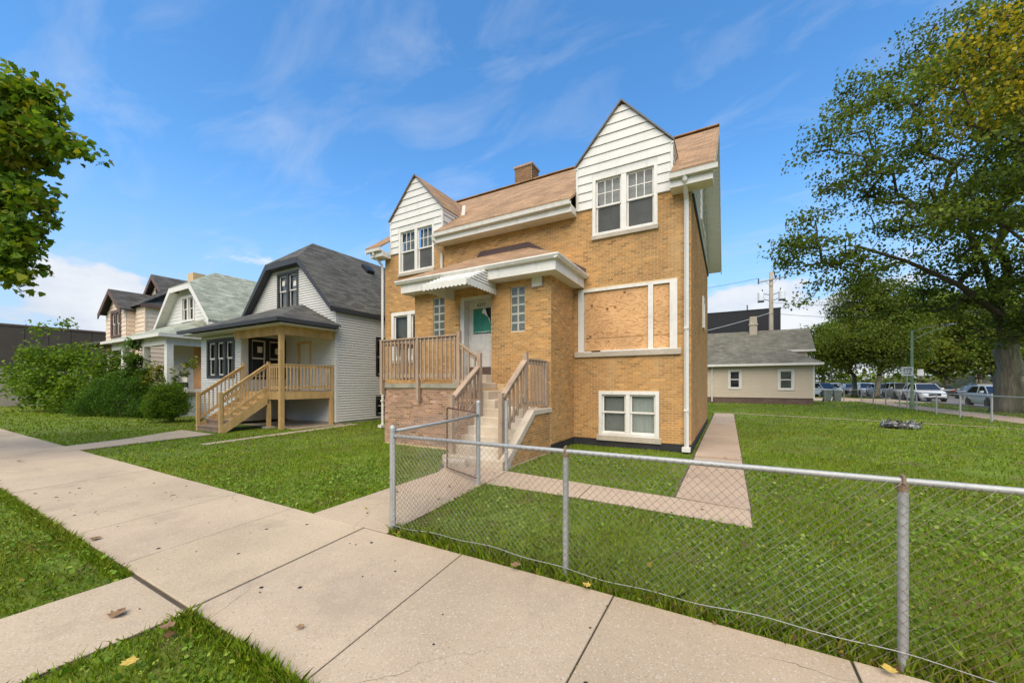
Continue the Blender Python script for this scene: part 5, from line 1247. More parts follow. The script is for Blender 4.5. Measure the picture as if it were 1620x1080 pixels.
for (lab, base, fork, lobes, ncl, pc, lf, pal, sd_) in (
  ('dense dark tree on the verge beyond the cottage, nearest its right end', (13.66, 62.3, 0), (13.6, 62, 2.6), [(12.09, 59.69, 6.36, 3.20), (14.54, 61.08, 9.79, 3.20), (11.9, 59.6, 4.5, 1.9), (12.93, 59.02, 6.63, 3.20), (14.41, 61.00, 12.83, 1.90), (11.0, 59.1, 5.6, 1.8), (13.2, 61.5, 11.6, 2.4)], 460, 62, .22, [G_D, G_M, G_L], 21),
  ('dense dark tree on the verge just left of the street lamp', (14.65, 58.2, 0), (14.9, 58.2, 2.6), [(15.94, 58.42, 6.41, 3.00), (15.3, 58.2, 4.5, 1.9), (18.21, 60.86, 5.3, 2.2), (16.63, 59.96, 9.43, 2.60), (15.01, 57.90, 6.06, 2.60), (18.21, 60.86, 7.61, 2.40), (16.4, 60, 11.6, 2.4), (18.6, 61.5, 10.2, 2.4)], 440, 62, .22, [G_D, G_M, G_L], 22),
  ('pale yellow-green tree showing above the cottage roof end', (12.26, 73, 0), (12.4, 73, 3), [(12.74, 73.85, 7.11, 3.00), (12.16, 73.52, 9.03, 2.20), (13.10, 72.90, 4.19, 2.50), (15.34, 77.62, 10.28, 2.40)], 240, 48, .27, [(.16, .24, .02), (.13, .16, .022), (.07, .12, .018)], 23),
  ('low spreading tree across the street behind the silver sedan, left one', (26.9, 77.5, 0), (26.9, 77.5, 2.2), [(26.72, 78.31, 5.01, 2.60), (26.00, 79.05, 6.93, 2.80), (28.01, 80.19, 8.31, 3.00), (28.57, 78.21, 5.85, 2.60), (24.79, 78.37, 5.07, 2.00), (27.0, 79.5, 11.5, 3.2), (25, 80, 9.5, 3)], 340, 34, .36, [G_M, G_L, G_Y], 24),
  ('low spreading tree across the street just left of the huge trunk', (29.6, 76.6, 0), (29.8, 76.6, 2.2), [(29.38, 76.37, 5.26, 2.60), (31.25, 77.42, 6.55, 3.00), (29.73, 78.86, 8.52, 3.00), (32.74, 78.27, 4.83, 3.00), (30.5, 78.5, 11.8, 3.4), (33.5, 79, 9.5, 3.2)], 340, 34, .36, [G_M, G_D, G_L], 25),
  ('tall tree mass far behind on the bank', (37, 96, 0), (37, 96, 5), [(33.01, 94.51, 13.32, 4.50), (38.24, 97.46, 14.41, 5.00), (29.12, 94.61, 11.43, 4.50), (41.22, 96.85, 12.97, 5.00), (31.08, 95.71, 15.92, 4.00), (44.39, 96.35, 10.57, 6.00)], 380, 34, .5, [G_M, G_L, G_D], 26)):
    tree('street_tree', lab, 'tree', base, .26, fork, lobes, ncl, pc, lf, pal, GB_, spread=.58, flat=.55, seed=sd_, tip=.02, minr=.03)
# far tree line plus an added, unseen row behind the camera: one mass
rng = np.random.default_rng(77); n = 900
cx = np.concatenate([rng.uniform(-30, 26, 250), rng.uniform(24, 190, 650)]); cy = np.where(cx < 26, rng.uniform(150, 190, n), rng.uniform(90, 190, n) + 0 * cx)
hh = 3 + 9 * rng.random(n) * (0.6 + .4 * np.sin(cx * .13)); cz = rng.random(n) * hh
k2 = 260; cx = np.concatenate([cx, rng.uniform(-75, 40, k2)]); cy = np.concatenate([cy, rng.uniform(-34, -27, k2)]); cz = np.concatenate([cz, rng.uniform(0, 10, k2)]); n += k2  # unseen row behind the camera, added to grey window reflections and cut blue bounce
P = np.repeat(np.stack([cx, cy, cz], 1), 26, 0) + rng.normal(0, 1.1, (n * 26, 3)); P = P[P[:, 2] > 0]
T = np.array([G_D, G_M, G_L, (.10, .09, .03)])[rng.integers(0, 4, len(P))] * rng.uniform(.7, 1.3, (len(P), 1))
tag(np_faces('treeline_and_added_row', leaves(P, .95, rng, LEAF4, T), T, m_leaf), kind='stuff')

def shrub(name, label, base, lobes, ncl, pc, leaf, pal, seed, spread=.22, shape=LEAF4, tr=.05, fz=.3, droop=.2, flat=.8, cat='shrub', group=None):
    return tree(name, label, cat, (*base, 0), tr, (base[0], base[1], fz), lobes, ncl, pc, leaf, pal, group, spread=spread, seed=seed, tip=.006, shape=shape, droop=droop, flat=flat, rpow=.4)
shrub('shrub', 'big overgrown leafy bush in front of the flat-roofed building', (-34.2, 6.7), [(-36.30, 5.90, 1.70, 1.0), (-37.8, 5.5, 2.1, .8), (-36.7, 5.8, 3.2, .55), (-35.0, 6.54, 2.2, 1.25), (-31.72, 7.33, 1.72, 1.20), (-35.6, 6.2, 3.3, .75), (-34.0, 7.10, 3.4, .7), (-30.93, 7.78, 2.70, 0.90), (-32.99, 6.61, 0.81, 1.00), (-29.98, 7.17, 0.68, 0.80), (-34.87, 6.12, 1.24, 1.20), (-36.2, 6.0, 4.9, .25), (-34.9, 6.8, 5.2, .2)],
      400, 30, .17, [(.11, .20, .02), (.14, .235, .024), (.175, .26, .028), (.08, .15, .016)], 31, spread=.30)
shrub('yew_bush', 'wide dark green yew mound left of the round bush', (-26.5, 7.0), [(-27.00, 6.90, 0.60, 0.75), (-25.62, 7.34, 0.68, 0.85), (-28.26, 6.53, 0.58, 0.75), (-26.44, 7.22, 1.49, 0.75), (-24.63, 7.44, 0.48, 0.60), (-27.84, 6.77, 1.23, 0.70), (-25.70, 7.52, 1.49, 0.55), (-29.12, 6.27, 0.41, 0.50)],
      420, 60, .10, [(.04, .10, .012), (.055, .13, .014), (.08, .165, .018)], 32, spread=.20, shape=np.array([(0, 0), (.16, .4), (0, 1.0), (-.16, .4)]))
shrub('round_bush', 'rounded clipped evergreen bush beside the pine stairs', (-20.9, 7.15), [(-21.00, 7.0, 0.80, 0.80), (-21.05, 6.95, 1.25, 0.60), (-20.83, 7.1, 1.12, 0.60), (-21.25, 6.8, 0.55, 0.5), (-20.5, 7.1, 0.55, 0.5)],
      460, 62, .07, [(.075, .150, .012), (.10, .185, .016), (.13, .205, .018)], 33, spread=.11, shape=np.array([(0, 0), (.2, .4), (0, 1.0), (-.2, .4)]))
shrub('climbing_vine', 'bright green vine climbing the white house porch post', (-27.0, 7.7), [(-26.97, 7.72, 2.87, 0.45), (-27.05, 7.67, 3.70, 0.25), (-27.26, 7.56, 2.05, 0.50), (-26.77, 7.84, 2.21, 0.40), (-27.69, 7.31, 1.88, 0.55)],
      90, 30, .15, [(.07, .14, .02), (.09, .16, .025)], 34, spread=.16, cat='vine', tr=.03)
shrub('sapling', 'thin weedy sapling with yellowish leaves in front of the white porch', (-24.3, 7.9), [(-24.66, 7.88, 2.34, 0.35), (-24.08, 7.98, 1.87, 0.35), (-24.94, 7.72, 1.87, 0.35), (-22.61, 8.35, 2.71, 0.25), (-22.96, 8.15, 2.17, 0.20)],
      26, 16, .16, [(.13, .16, .02), (.20, .19, .025), (.06, .11, .02)], 35, spread=.18, cat='plant', tr=.02)

# ------------------------------------------------------------------ chain link fences
WIRE_R = .0019
def link_mesh(a, b, z0, z1, parent, D=.03, lean=0, gap=0):
    a, b = Vector(a), Vector(b); d = b - a; L = d.length; d.normalize(); nrm = Vector((-d.y, d.x, 0))
    mb = MB(); n = int(L / D); m = int((z1 - z0) / D)
    for k in range(n):
        pts = []; ph = random.uniform(0, 6)
        for j in range(m + 1):
            z = z0 + (z1 - z0) * j / m; t = (k + ((j + k) % 2)) * D
            bulge = .010 * math.sin(t * 2.1 + 1) * math.sin(j / m * 3.14) + (.0022 if (j + k) % 2 else -.0022) + lean * (j / m - .5)
            pts.append(a + d * t + nrm * bulge + Vector((0, 0, z + .004 * math.sin(t * 3))))
        mb.tube(pts, WIRE_R, 4, cap=False)
    return mb.build('chain_link', m_wire, parent, recalc=False, kind='stuff')
def fence_post(mb, x, y, h, r, dome=True):
    prof = [(0, 0), (r, 0), (r, h - (.07 if dome else 0))] + ([(r * 1.12, h - .07), (r * 1.12, h - .035), (r * .75, h - .012), (0, h)] if dome else [(0, h)])
    mb.lathe(prof, (x, y, 0), 14)
ff = thing('chain_link_fence', 'galvanised chain-link fence running along the sidewalk in front of the lawn', 'fence', (-3.23, 3.03, 0))
mb = MB(); fence_post(mb, -3.23, 3.03, 1.20, .032); mb.build('corner_post', m_gal, ff, smooth=False)
fy = lambda x: 3.03 - .02 * (x + 3.23) / 4
for x in (-1.19, .87, 2.95, 5.0, 7.1):
    mb = MB(); fence_post(mb, x, fy(x), 1.075, .0245, False); p = mb.build('line_post', m_gal, ff)
    mb = MB(); mb.lathe([(.026, -.03), (.028, 0), (.024, .02)], (x, fy(x), 1.065), 10); mb.tube([(x - .002, fy(x) - .024, 1.075), (x, fy(x) - .017, 1.122), (x, fy(x) + .010, 1.126), (x, fy(x) + .022, 1.08)], .010, 6); mb.build('loop_cap', m_capr, p)
mb = MB(); mb.tube([(-3.2, 3.03, 1.075), (-1.19, fy(-1.19), 1.085), (.87, fy(.87), 1.095), (2.95, fy(2.95), 1.10), (7.1, fy(7.1), 1.10)], .0195, 12); mb.build('top_rail', m_gal, ff, smooth=True)
link_mesh((-3.19, 2.995, 0), (7.0, 2.945, 0), .02, 1.095, ff)
mb = MB(); pts = []
for i in range(120):
    x = -3.2 + 10.2 * i / 119; pts.append((x, fy(x) - .040, .125 + .018 * math.sin(x * 2.3) + .008 * math.sin(x * 9) - .02 * max(0, x)))
mb.tube(pts, .0024, 5, cap=False); mb.build('tension_wire', m_gal, ff, recalc=False)
mb = MB()
for z in (.16, .62, 1.03): mb.lathe([(.0335, -.012), (.037, -.012), (.037, .012), (.0335, .012)], (-3.23, 3.03, z), 14)
mb.box(-3.20, -3.17, 3.0, 3.012, .1, 1.05); mb.build('tension_band', m_gal, ff)
fs_ = thing('chain_link_fence', 'short chain-link fence beside the entry walk, running from the corner post towards the stairs', 'fence', (-3.53, 5.13, 0))
mb = MB(); fence_post(mb, -3.53, 5.13, 1.39, .034); mb.build('end_post', m_gal, fs_)
mb = MB(); mb.tube([(-3.235, 3.06, 1.125), (-3.38, 4.1, 1.13), (-3.52, 5.10, 1.15)], .020, 12); mb.build('top_rail', m_gal, fs_, smooth=True)
link_mesh((-3.27, 3.07, 0), (-3.56, 5.08, 0), .03, 1.22, fs_, lean=.06)
mb = MB()
for z in (.15, .75, 1.15): mb.lathe([(.035, -.012), (.039, -.012), (.039, .012), (.035, .012)], (-3.53, 5.13, z), 14)
mb.build('tension_band', m_gal, fs_)
gt = thing('fence_gate', 'rusty chain-link gate swung open across the entry walk', 'gate', (-3.6, 5.2, 0))
ga, gb = Vector((-3.60, 5.19, 0)), Vector((-4.63, 5.69, 0)); Z = Vector((0, 0, 1))
mb = MB(); mb.tube([ga + Z * .10, gb + Z * .07, gb + Z * 1.16, gb + Z * 1.20 + (ga - gb) * .03, ga + Z * 1.18, ga + Z * .10], .017, 8); mb.build('frame', m_rust, gt, smooth=True)
mb = MB(); pts = [gb + (ga - gb) * (.40 + .3 * t) + Z * (1.19 + .13 * abs(math.sin(t * 9.4))) for t in [i / 24 for i in range(25)]]; mb.tube(pts, .006, 5); mb.build('scroll', m_rust, gt, recalc=False)
link_mesh(gb, ga, .09, 1.17, gt, lean=-.03)
sp_ = thing('gate_post', 'lone galvanised gate post standing against the right stair rail', 'post', (-3.66, 6.27, 0))
mb = MB(); fence_post(mb, -3.66, 6.25, 1.33, .032, False); mb.build('tube', m_gal, sp_)
mb = MB()
for z in (.35, 1.0): mb.lathe([(.033, -.012), (.038, -.012), (.038, .012), (.033, .012)], (-3.66, 6.25, z), 14)
mb.build('hinge_band', m_gal, sp_)
sf = thing('chain_link_fence', 'long low chain-link fence between the back lawn and the side street sidewalk', 'fence', (10.2, 30, 0))
mb = MB(); ys = [16.5, 19.2, 21.8, 24.4, 27.1, 29.7, 32.4, 35.2, 38, 41, 44.5]; fx = lambda y: 9.75 + .018 * (y - 20)
for y_ in ys:
    mb = MB(); fence_post(mb, fx(y_), y_, 1.22 if y_ in (24.4, 44.5) else 1.14, .036, False); mb.build('post', m_gal, sf)
mb = MB(); mb.tube([(fx(y_), y_, 1.13) for y_ in ys], .024, 6); mb.tube([(fx(44.5), 44.5, 1.13), (6.2, 43.6, 1.13)], .024, 6); mb.build('top_rail', m_gal, sf, smooth=True)
for x in (9.0, 7.6, 6.2):
    mb = MB(); fence_post(mb, x, 44.4 - (9 - x) * .25, 1.14, .034, False); mb.build('post', m_gal, sf)
WIRE_R = .0022
link_mesh((fx(16.5) - .03, 16.5, 0), (fx(44.5) - .03, 44.5, 0), .04, 1.13, sf, D=.075)
WIRE_R = .0019

# ------------------------------------------------------------------ cars
def make_car(name, label, paint, kind, group=None):
    t = thing(name, label, 'car', (0, 0, 0), group, local=True)
    S = dict(suv=(4.7, .95, .98, 1.10, 1.70, .36), sedan=(4.7, .90, .86, .95, 1.44, .33), hatch=(4.1, .87, .92, 1.00, 1.52, .32), van=(5.0, .97, 1.05, 1.12, 1.78, .36))[kind]
    L, hw, hood, belt, roof, wr = S
    nose = .62 if kind != 'van' else .45
    st = [(0, .86, .45, belt - .14), (.06, .93, .34, belt - .03), (.35, .98, .26, belt + .01), (1.0, 1, .22, belt), (2.2, 1, .22, belt - .01), (L - 1.35, 1, .22, belt - .03), (L - 1.0, .99, .22, hood + .01), (L - .5, .95, .24, hood - .06), (L - .14, .86, .28, hood - .17), (L, .72, .40, hood - .30)]
    mb = MB(); vs = []; k = 10
    for (x, w_, zb, zt) in st:
        W = hw * w_
        half = [(W * .80, zb), (W * .96, zb + .07), (W, (zb + zt) * .5), (W * .985, zt - .07), (W * .90, zt)]
        vs += [(x, a, z) for a, z in half] + [(x, -a, z) for a, z in half[::-1]]
    fs = []
    for i in range(len(st) - 1):
        for j in range(k): j2 = (j + 1) % k; fs.append((i * k + j, i * k + j2, (i + 1) * k + j2, (i + 1) * k + j))
    fs += [tuple(range(k))[::-1], tuple(range((len(st) - 1) * k, len(st) * k))]
    mb.add(vs, fs); mb.build('body', paint, t, smooth=True, bevel=.02)
    # greenhouse
    rb = {'suv': .30, 'sedan': 1.15, 'hatch': .35, 'van': .22}[kind]; rt = {'suv': .62, 'sedan': 1.75, 'hatch': .75, 'van': .42}[kind]
    ft = {'suv': 2.65, 'sedan': 2.75, 'hatch': 2.3, 'van': 3.2}[kind]; fbm = {'suv': 3.45, 'sedan': 3.55, 'hatch': 3.1, 'van': 4.0}[kind]
    if kind == 'sedan': rb, rt = .75, 1.45
    wb, wt = hw * .90, hw * .70; zb, zt = belt - .02, roof - .05
    def ring(x0, x1, w_, z): return [(x0, -w_, z), (x0, w_, z), (x1, w_ * .98, z), (x1, -w_ * .98, z)]
    mb = MB(); a = ring(rb, fbm, wb, zb); b = ring(rt, ft, wt, zt); mb.hexa(a + b); cab = mb.build('windows', m_carglass, t, bevel=.03)
    mb = MB(); b2 = ring(rt - .02, ft + .04, wt + .02, zt - .01); c2 = ring(rt + .18, ft - .25, wt * .86, roof); mb.hexa(b2 + c2); mb.build('roof', paint, t, smooth=True, bevel=.03)
    mb = MB()
    for s in (-1, 1):
        for (xb, xt, wd) in ((rb, rt, .10), (fbm, ft, .07), ((rb + fbm) / 2 + .1, (rt + ft) / 2 + .1, .06), (rb + .75, rt + .55, .06) if kind in ('suv', 'van') else (rb, rt, .1)):
            mb.bar((xb, s * (wb + .004), zb), (xt, s * (wt + .008), zt), .03, wd, up=(1, 0, 0))
    mb.build('pillars', paint, cab)
    for x in (.82, L - .88):
        for s in (-1, 1):
            y = s * (hw - .11)
            mb = MB(); mb.lathe([(wr * .62, -.11), (wr * .93, -.11), (wr, -.07), (wr, .07), (wr * .93, .11), (wr * .62, .11)], (x, y, wr), 20, 'y'); w_ = mb.build('wheel', m_rubber, t)
            mb = MB(); mb.lathe([(0, s * .07), (wr * .2, s * .10), (wr * .60, s * .09), (wr * .64, s * .112)], (x, y, wr), 10, 'y'); mb.build('rim', m_rim, w_)
            mb = MB(); mb.lathe([(0, s * .005), (wr * 1.22, s * .005)], (x, s * hw * .985, wr + .03), 20, 'y'); mb.build('wheel_arch', m_black, t)
    for s in (-1, 1):
        mb = MB(); mb.hexa([(L - .30, s * hw * .52, hood - .34), (L - .02, s * hw * .48, hood - .34), (L - .20, s * hw * .90, hood - .33), (L - .52, s * hw * .935, hood - .30), (L - .34, s * hw * .5, hood - .20), (L - .10, s * hw * .48, hood - .235), (L - .24, s * hw * .88, hood - .20), (L - .56, s * hw * .925, hood - .17)]); mb.build('headlight', m_headlamp, t)
        mb = MB(); mb.box(-.012, .16, s * hw * .66 - .12, s * hw * .66 + .14, belt - .34, belt - .13); mb.build('tail_light', m_tail, t)
        mb = MB(); mb.box(fbm - .42, fbm - .26, s * (hw + .07) - .09, s * (hw + .07) + .09, belt + .02, belt + .16); mb.build('mirror', paint, t, bevel=.02)
        mb = MB()
        for q in (.45, .62): x = rb + (fbm - rb) * q; mb.box(x, x + .16, s * hw * .995 - .012, s * hw * .995 + .012, belt - .16, belt - .12)
        mb.build('door_handles', paint, t)
    mb = MB(); mb.box(L - .10, L - .005 + .03, -hw * .42, hw * .42, hood - .42, hood - .25); mb.build('grille', m_black, t)
    mb = MB(); mb.box(L - .30, L + .01, -hw * .66, hw * .66, .27, .42); mb.box(-.01, .25, -hw * .7, hw * .7, .27, .42); mb.build('bumper_grille', m_black, t)
    mb = MB(); mb.box(L + .028, L + .034, -.15, .15, hood - .47, hood - .40); mb.build('licence_plate', m_sign, t)
    return t
p_w, p_w2, p_s, p_d, p_b, p_g = paint_mat('pearl_white_paint', (.72, .72, .70)), paint_mat('white_car_paint', (.66, .68, .68)), paint_mat('silver_paint', (.42, .41, .38), .3), paint_mat('dark_paint', (.03, .035, .04)), paint_mat('blue_paint', (.20, .30, .45)), paint_mat('grey_car_paint', (.22, .22, .22), .3)
GC = 'cars parked along the side street'
def place(c, x, y, ang, cx=2.3):
    c.location = (x - cx * math.cos(R(ang)), y - cx * math.sin(R(ang)), .012); c.rotation_euler = (0, 0, R(ang))
suvw = make_car('parked_car', 'white sport utility car parked facing the camera just right of the street lamp', p_w, 'suv', GC); place(suvw, 16.35, 51.6, -90)
hat = make_car('parked_car', 'small white hatchback parked just left of the huge trunk', p_w2, 'hatch', GC); place(hat, 16.15, 39.4, -90)
sed = make_car('parked_car', 'silver sedan on the far side of the street, behind the white hatchback', p_s, 'sedan', GC); place(sed, 23.2, 60.5, 90)
v1 = make_car('parked_car', 'silver-white car with a dark side window, just left of the street lamp', p_s, 'van', GC); place(v1, 16.4, 57.6, -90)
for (x, y_, ang, src, lab, pnt) in ((16.5, 64, -90, suvw, 'white car third in the row left of the street lamp', p_w2), (16.5, 70.5, -90, v1, 'white van in the row, between the two dark tree trunks', p_w2), (16.6, 78, -90, suvw, 'grey car far down the row of parked cars', p_g),
                                    (13.0, 72, -84, suvw, 'white utility car far off, left of the first dark trunk', p_w), (17.5, 92, -90, v1, 'farthest pale car in the row', p_w2), (16.6, 84.5, -90, hat, 'small white hatchback far down the row, beyond the grey car', p_w), (10.4, 64, -60, v1, 'white van turning in from the parking apron', p_w2), (14.5, 84, -90, sed, 'silver sedan far down the row near the cottage end', p_s), (30.5, 78, 90, suvw, 'white car across the street behind the low trees', p_w),
                                    (27.8, 72.0, 90, suvw, 'dark sport utility car far across the street behind the silver sedan', p_d), (31.5, 69, 100, suvw, 'pale blue car far across the street beside the huge trunk', p_b), (25.3, 75, 90, sed, 'dark sedan far across the street, left of the silver one', p_d), (16.2, 32.4, -90, sed, 'grey car at the right edge, half hidden by the huge trunk', p_g)):
    c = dup(src, (0, 0, 0), 0, lab); place(c, x, y_, ang)
    for ch in c.children:
        for o in (ch, *ch.children):
            if o.name.split('.')[0] in ('body', 'roof', 'pillars', 'mirror', 'door_handles'):
                o.data = o.data.copy(); o.data.materials[0] = pnt

# ------------------------------------------------------------------ small things
GBn = 'bins by the back fence'
for i, (x, y_, lab) in enumerate(((8.15, 46.3, 'left of two grey-green wheeled bins behind the back fence'), (8.95, 46.6, 'right of two grey-green wheeled bins behind the back fence'))):
    t = thing('wheeled_bin', lab, 'bin', (x, y_, 0), GBn)
    mb = MB(); mb.hexa([(x - .24, y_ - .28, .06), (x + .24, y_ - .28, .06), (x + .24, y_ + .28, .06), (x - .24, y_ + .28, .06), (x - .31, y_ - .36, 1.0), (x + .31, y_ - .36, 1.0), (x + .31, y_ + .36, 1.0), (x - .31, y_ + .36, 1.0)]); mb.build('bin_body', m_bin, t, bevel=.02)
    mb = MB(); mb.hexa([(x - .33, y_ - .39, 1.0), (x + .33, y_ - .39, 1.0), (x + .33, y_ + .38, 1.0), (x - .33, y_ + .38, 1.0), (x - .28, y_ - .33, 1.08), (x + .28, y_ - .33, 1.08), (x + .28, y_ + .33, 1.12), (x - .28, y_ + .33, 1.12)]); mb.build('lid', m_bin, t)
    for s in (-1, 1):
        mb = MB(); mb.lathe([(0, -.03), (.12, -.03), (.12, .03), (0, .03)], (x + s * .25, y_ + .3, .12), 12, 'x'); mb.build('wheel', m_rubber, t)
mb = MB(); R0, r0, n1, n2 = .40, .105, 40, 12; vs = []; rg = random.Random(4)
for i in range(n1):
    a = 2 * math.pi * i / n1
    for j in range(n2):
        b = 2 * math.pi * j / n2; q = 1 + .22 * mnoise.noise((3 * math.cos(a), 3 * math.sin(a), b * .9))
        vs.append((5.55 + (R0 + r0 * q * math.cos(b)) * math.cos(a) * 1.08, 19.45 + (R0 + r0 * q * math.cos(b)) * math.sin(a), .10 + r0 * q * math.sin(b)))
mb.add(vs, [(i * n2 + j, ((i + 1) % n1) * n2 + j, ((i + 1) % n1) * n2 + (j + 1) % n2, i * n2 + (j + 1) % n2) for i in range(n1) for j in range(n2)])
ring = thing('tyre_planter', 'silver-grey scuffed ring like an old tyre lying on the back lawn', 'tyre', (5.55, 19.45, 0))
mb.build('ring', m_silver, ring, smooth=True)
mb = MB()
for i in range(26):
    a = rg.uniform(0, 6.28); q = rg.uniform(.3, .56); x, y_ = 5.55 + q * math.cos(a), 19.45 + q * math.sin(a)
    mb.prism([(x, y_, .2), (x + rg.uniform(-.06, .06), y_ + .03, .27 + rg.random() * .07), (x + .05, y_ + rg.uniform(-.04, .04), .22)], (.012, .01, 0))
mb.build('torn_strips', m_silver, ring, kind='stuff')
mb = MB(); rg = random.Random(8)
def rubble(x, y_, s, h):
    pts = [(x + s * math.cos(a) * rg.uniform(.75, 1.2), y_ + s * .8 * math.sin(a) * rg.uniform(.75, 1.2), -.01) for a in [k * .9 for k in range(7)]]
    mb.prism(pts, (rg.uniform(-.03, .03), rg.uniform(-.03, .03), h))
rubble(-4.62, 5.98, .26, .17)
tag(mb.build('concrete_chunk', m_conc_step, None, bevel=.02, org=(-4.62, 5.98, 0)), 'broken pale concrete lump beside the bottom step of the brick house', 'rubble')

def curled_leaf(x, y, z, s, rot, mat, name='fallen_leaf'):
    mb = MB(); c, sn = math.cos(rot), math.sin(rot); vs = [(x, y, z + .012)]; n = len(MAPLE); rg_ = random.Random(x * 31 + y)
    for (a, b) in MAPLE:
        a, b = a * s * .62, (b - .45) * s * .62; vs.append((x + a * c - b * sn, y + a * sn + b * c, z + .006 + abs(a) * rg_.uniform(.1, .5) + max(0, b) * .25))
    mb.add(vs, [(0, 1 + i, 1 + (i + 1) % n) for i in range(n)])
    return mb.build(name, mat, None, recalc=False, org=(x, y, z))
for (x, y_, z, s, rt_, mt, lab) in ((-3.74, .98, .026, .15, .6, m_leafbrown, 'crumpled brown leaf on the carriage walk slab, the largest on the pavement'), (-5.75, 1.33, .03, .13, 2.0, m_leafbrown, 'brown leaf at the sidewalk edge by the left verge'), (-2.48, 1.52, .03, .07, 1.1, m_leafbrown, 'small dry leaf on the sidewalk in front of the fence corner'),
                                    (-1.62, 2.93, .06, .12, .3, m_leafbrown, 'brown leaf caught under the fence between the corner and first line post'), (-.98, 2.93, .05, .10, 1.3, m_leafyellow, 'yellow leaf under the fence just right of the first line post'), (.78, 2.90, .05, .10, .2, m_leafyellow, 'yellow leaf at the foot of the second line post'),
                                    (-2.95, .82, .07, .11, .9, m_leafyellow, 'yellow leaf on the near verge at the bottom edge'), (-3.15, 1.05, .08, .13, 2.4, m_leafbrown, 'brown leaf lying in the near verge grass'), (-4.75, .45, .07, .14, .4, m_leafyellow, 'long yellow leaf at the left verge edge by the carriage walk'), (-12.9, 1.9, .03, .14, .2, m_leafbrown, 'brown leaf far along the sidewalk on the left')):
    tag(curled_leaf(x, y_, z, s, rt_, mt), lab, 'leaf', 'fallen leaves')
rng = np.random.default_rng(15); n = 300
px_ = np.concatenate([rng.uniform(-9, 6, 120), rng.uniform(-3.2, 4, 110), rng.uniform(-14, 10, 70)]); py_ = np.concatenate([rng.uniform(-.5, 9, 120), rng.uniform(2.93, 3.12, 110), rng.uniform(3, 20, 70)])
P = np.stack([px_, py_, rng.uniform(.03, .06, n)], 1); T = np.array([(.20, .11, .05), (.42, .30, .06), (.30, .20, .07), (.14, .09, .05)])[rng.integers(0, 4, n)]
onw = (py_ > 1.27) & (py_ < 2.9); keep = ~onw | (rng.random(n) < .12); P, T = P[keep], T[keep]; P[(P[:, 1] > 1.27) & (P[:, 1] < 2.9), 2] = .027
hide = (P[:, 0] > -11) & (P[:, 0] < -.8) & (P[:, 1] > 7); P, T = P[~hide], T[~hide]
tag(np_faces('leaf_litter', leaves(P, .048, rng, LEAF4, T, 0, .45), T, m_leaf), kind='stuff')
# gum spots and specks on the pavement
mb = MB(); rg = random.Random(21)
for i in range(70):
    x, y_ = rg.uniform(-9, 3), rg.uniform(1.35, 2.85); s = rg.choice((.006, .008, .008, .014, .017))
    mb.lathe([(0, .0025), (s, .0015), (s * 1.1, 0)], (x, y_, .0255), 8)
tag(mb.build('gum_spots', m_black, recalc=False), kind='stuff')

# ------------------------------------------------------------------ grass blades
def in_poly(px, py, poly):
    c = np.zeros(len(px), bool); n = len(poly); j = n - 1
    for i in range(n):
        xi, yi = poly[i]; xj, yj = poly[j]
        if yi != yj: c ^= ((yi > py) != (yj > py)) & (px < (xj - xi) * (py - yi) / (yj - yi) + xi)
        j = i
    return c
SOLID = [[(HX0, HY), (HX1 + .02, HY), (HX1 + .02, HYB), (HX0, HYB)], [(VX0, VY), (VX1 + .02, VY), (VX1 + .02, HY), (VX0, HY)], [(PX0 - .03, PY - .02), (VX1 + .02, PY - .02), (VX1 + .02, HY), (PX0 - .03, HY)], [(-5.2, 6.18), (VX1 + .03, 6.18), (VX1 + .03, PY), (-5.2, PY)],
         [(GX0, GY), (GX1, GY), (GX1, GYB), (GX0, GYB)], [(-20.8, BY), (BX1, BY), (BX1, GY), (-20.8, GY)], [(-31.2, 7.9), (-23.8, 7.9), (-23.8, 20), (-31.2, 20)], [(-60, -14), (-46, -14), (-46, 30), (-60, 30)], [(-3.5, 38), (5.9, 38), (5.9, 46), (-3.5, 46)], [(-17.0, 6.2), (-14.8, 6.2), (-14.8, 8.2), (-17, 8.2)]]
rng = np.random.default_rng(99)
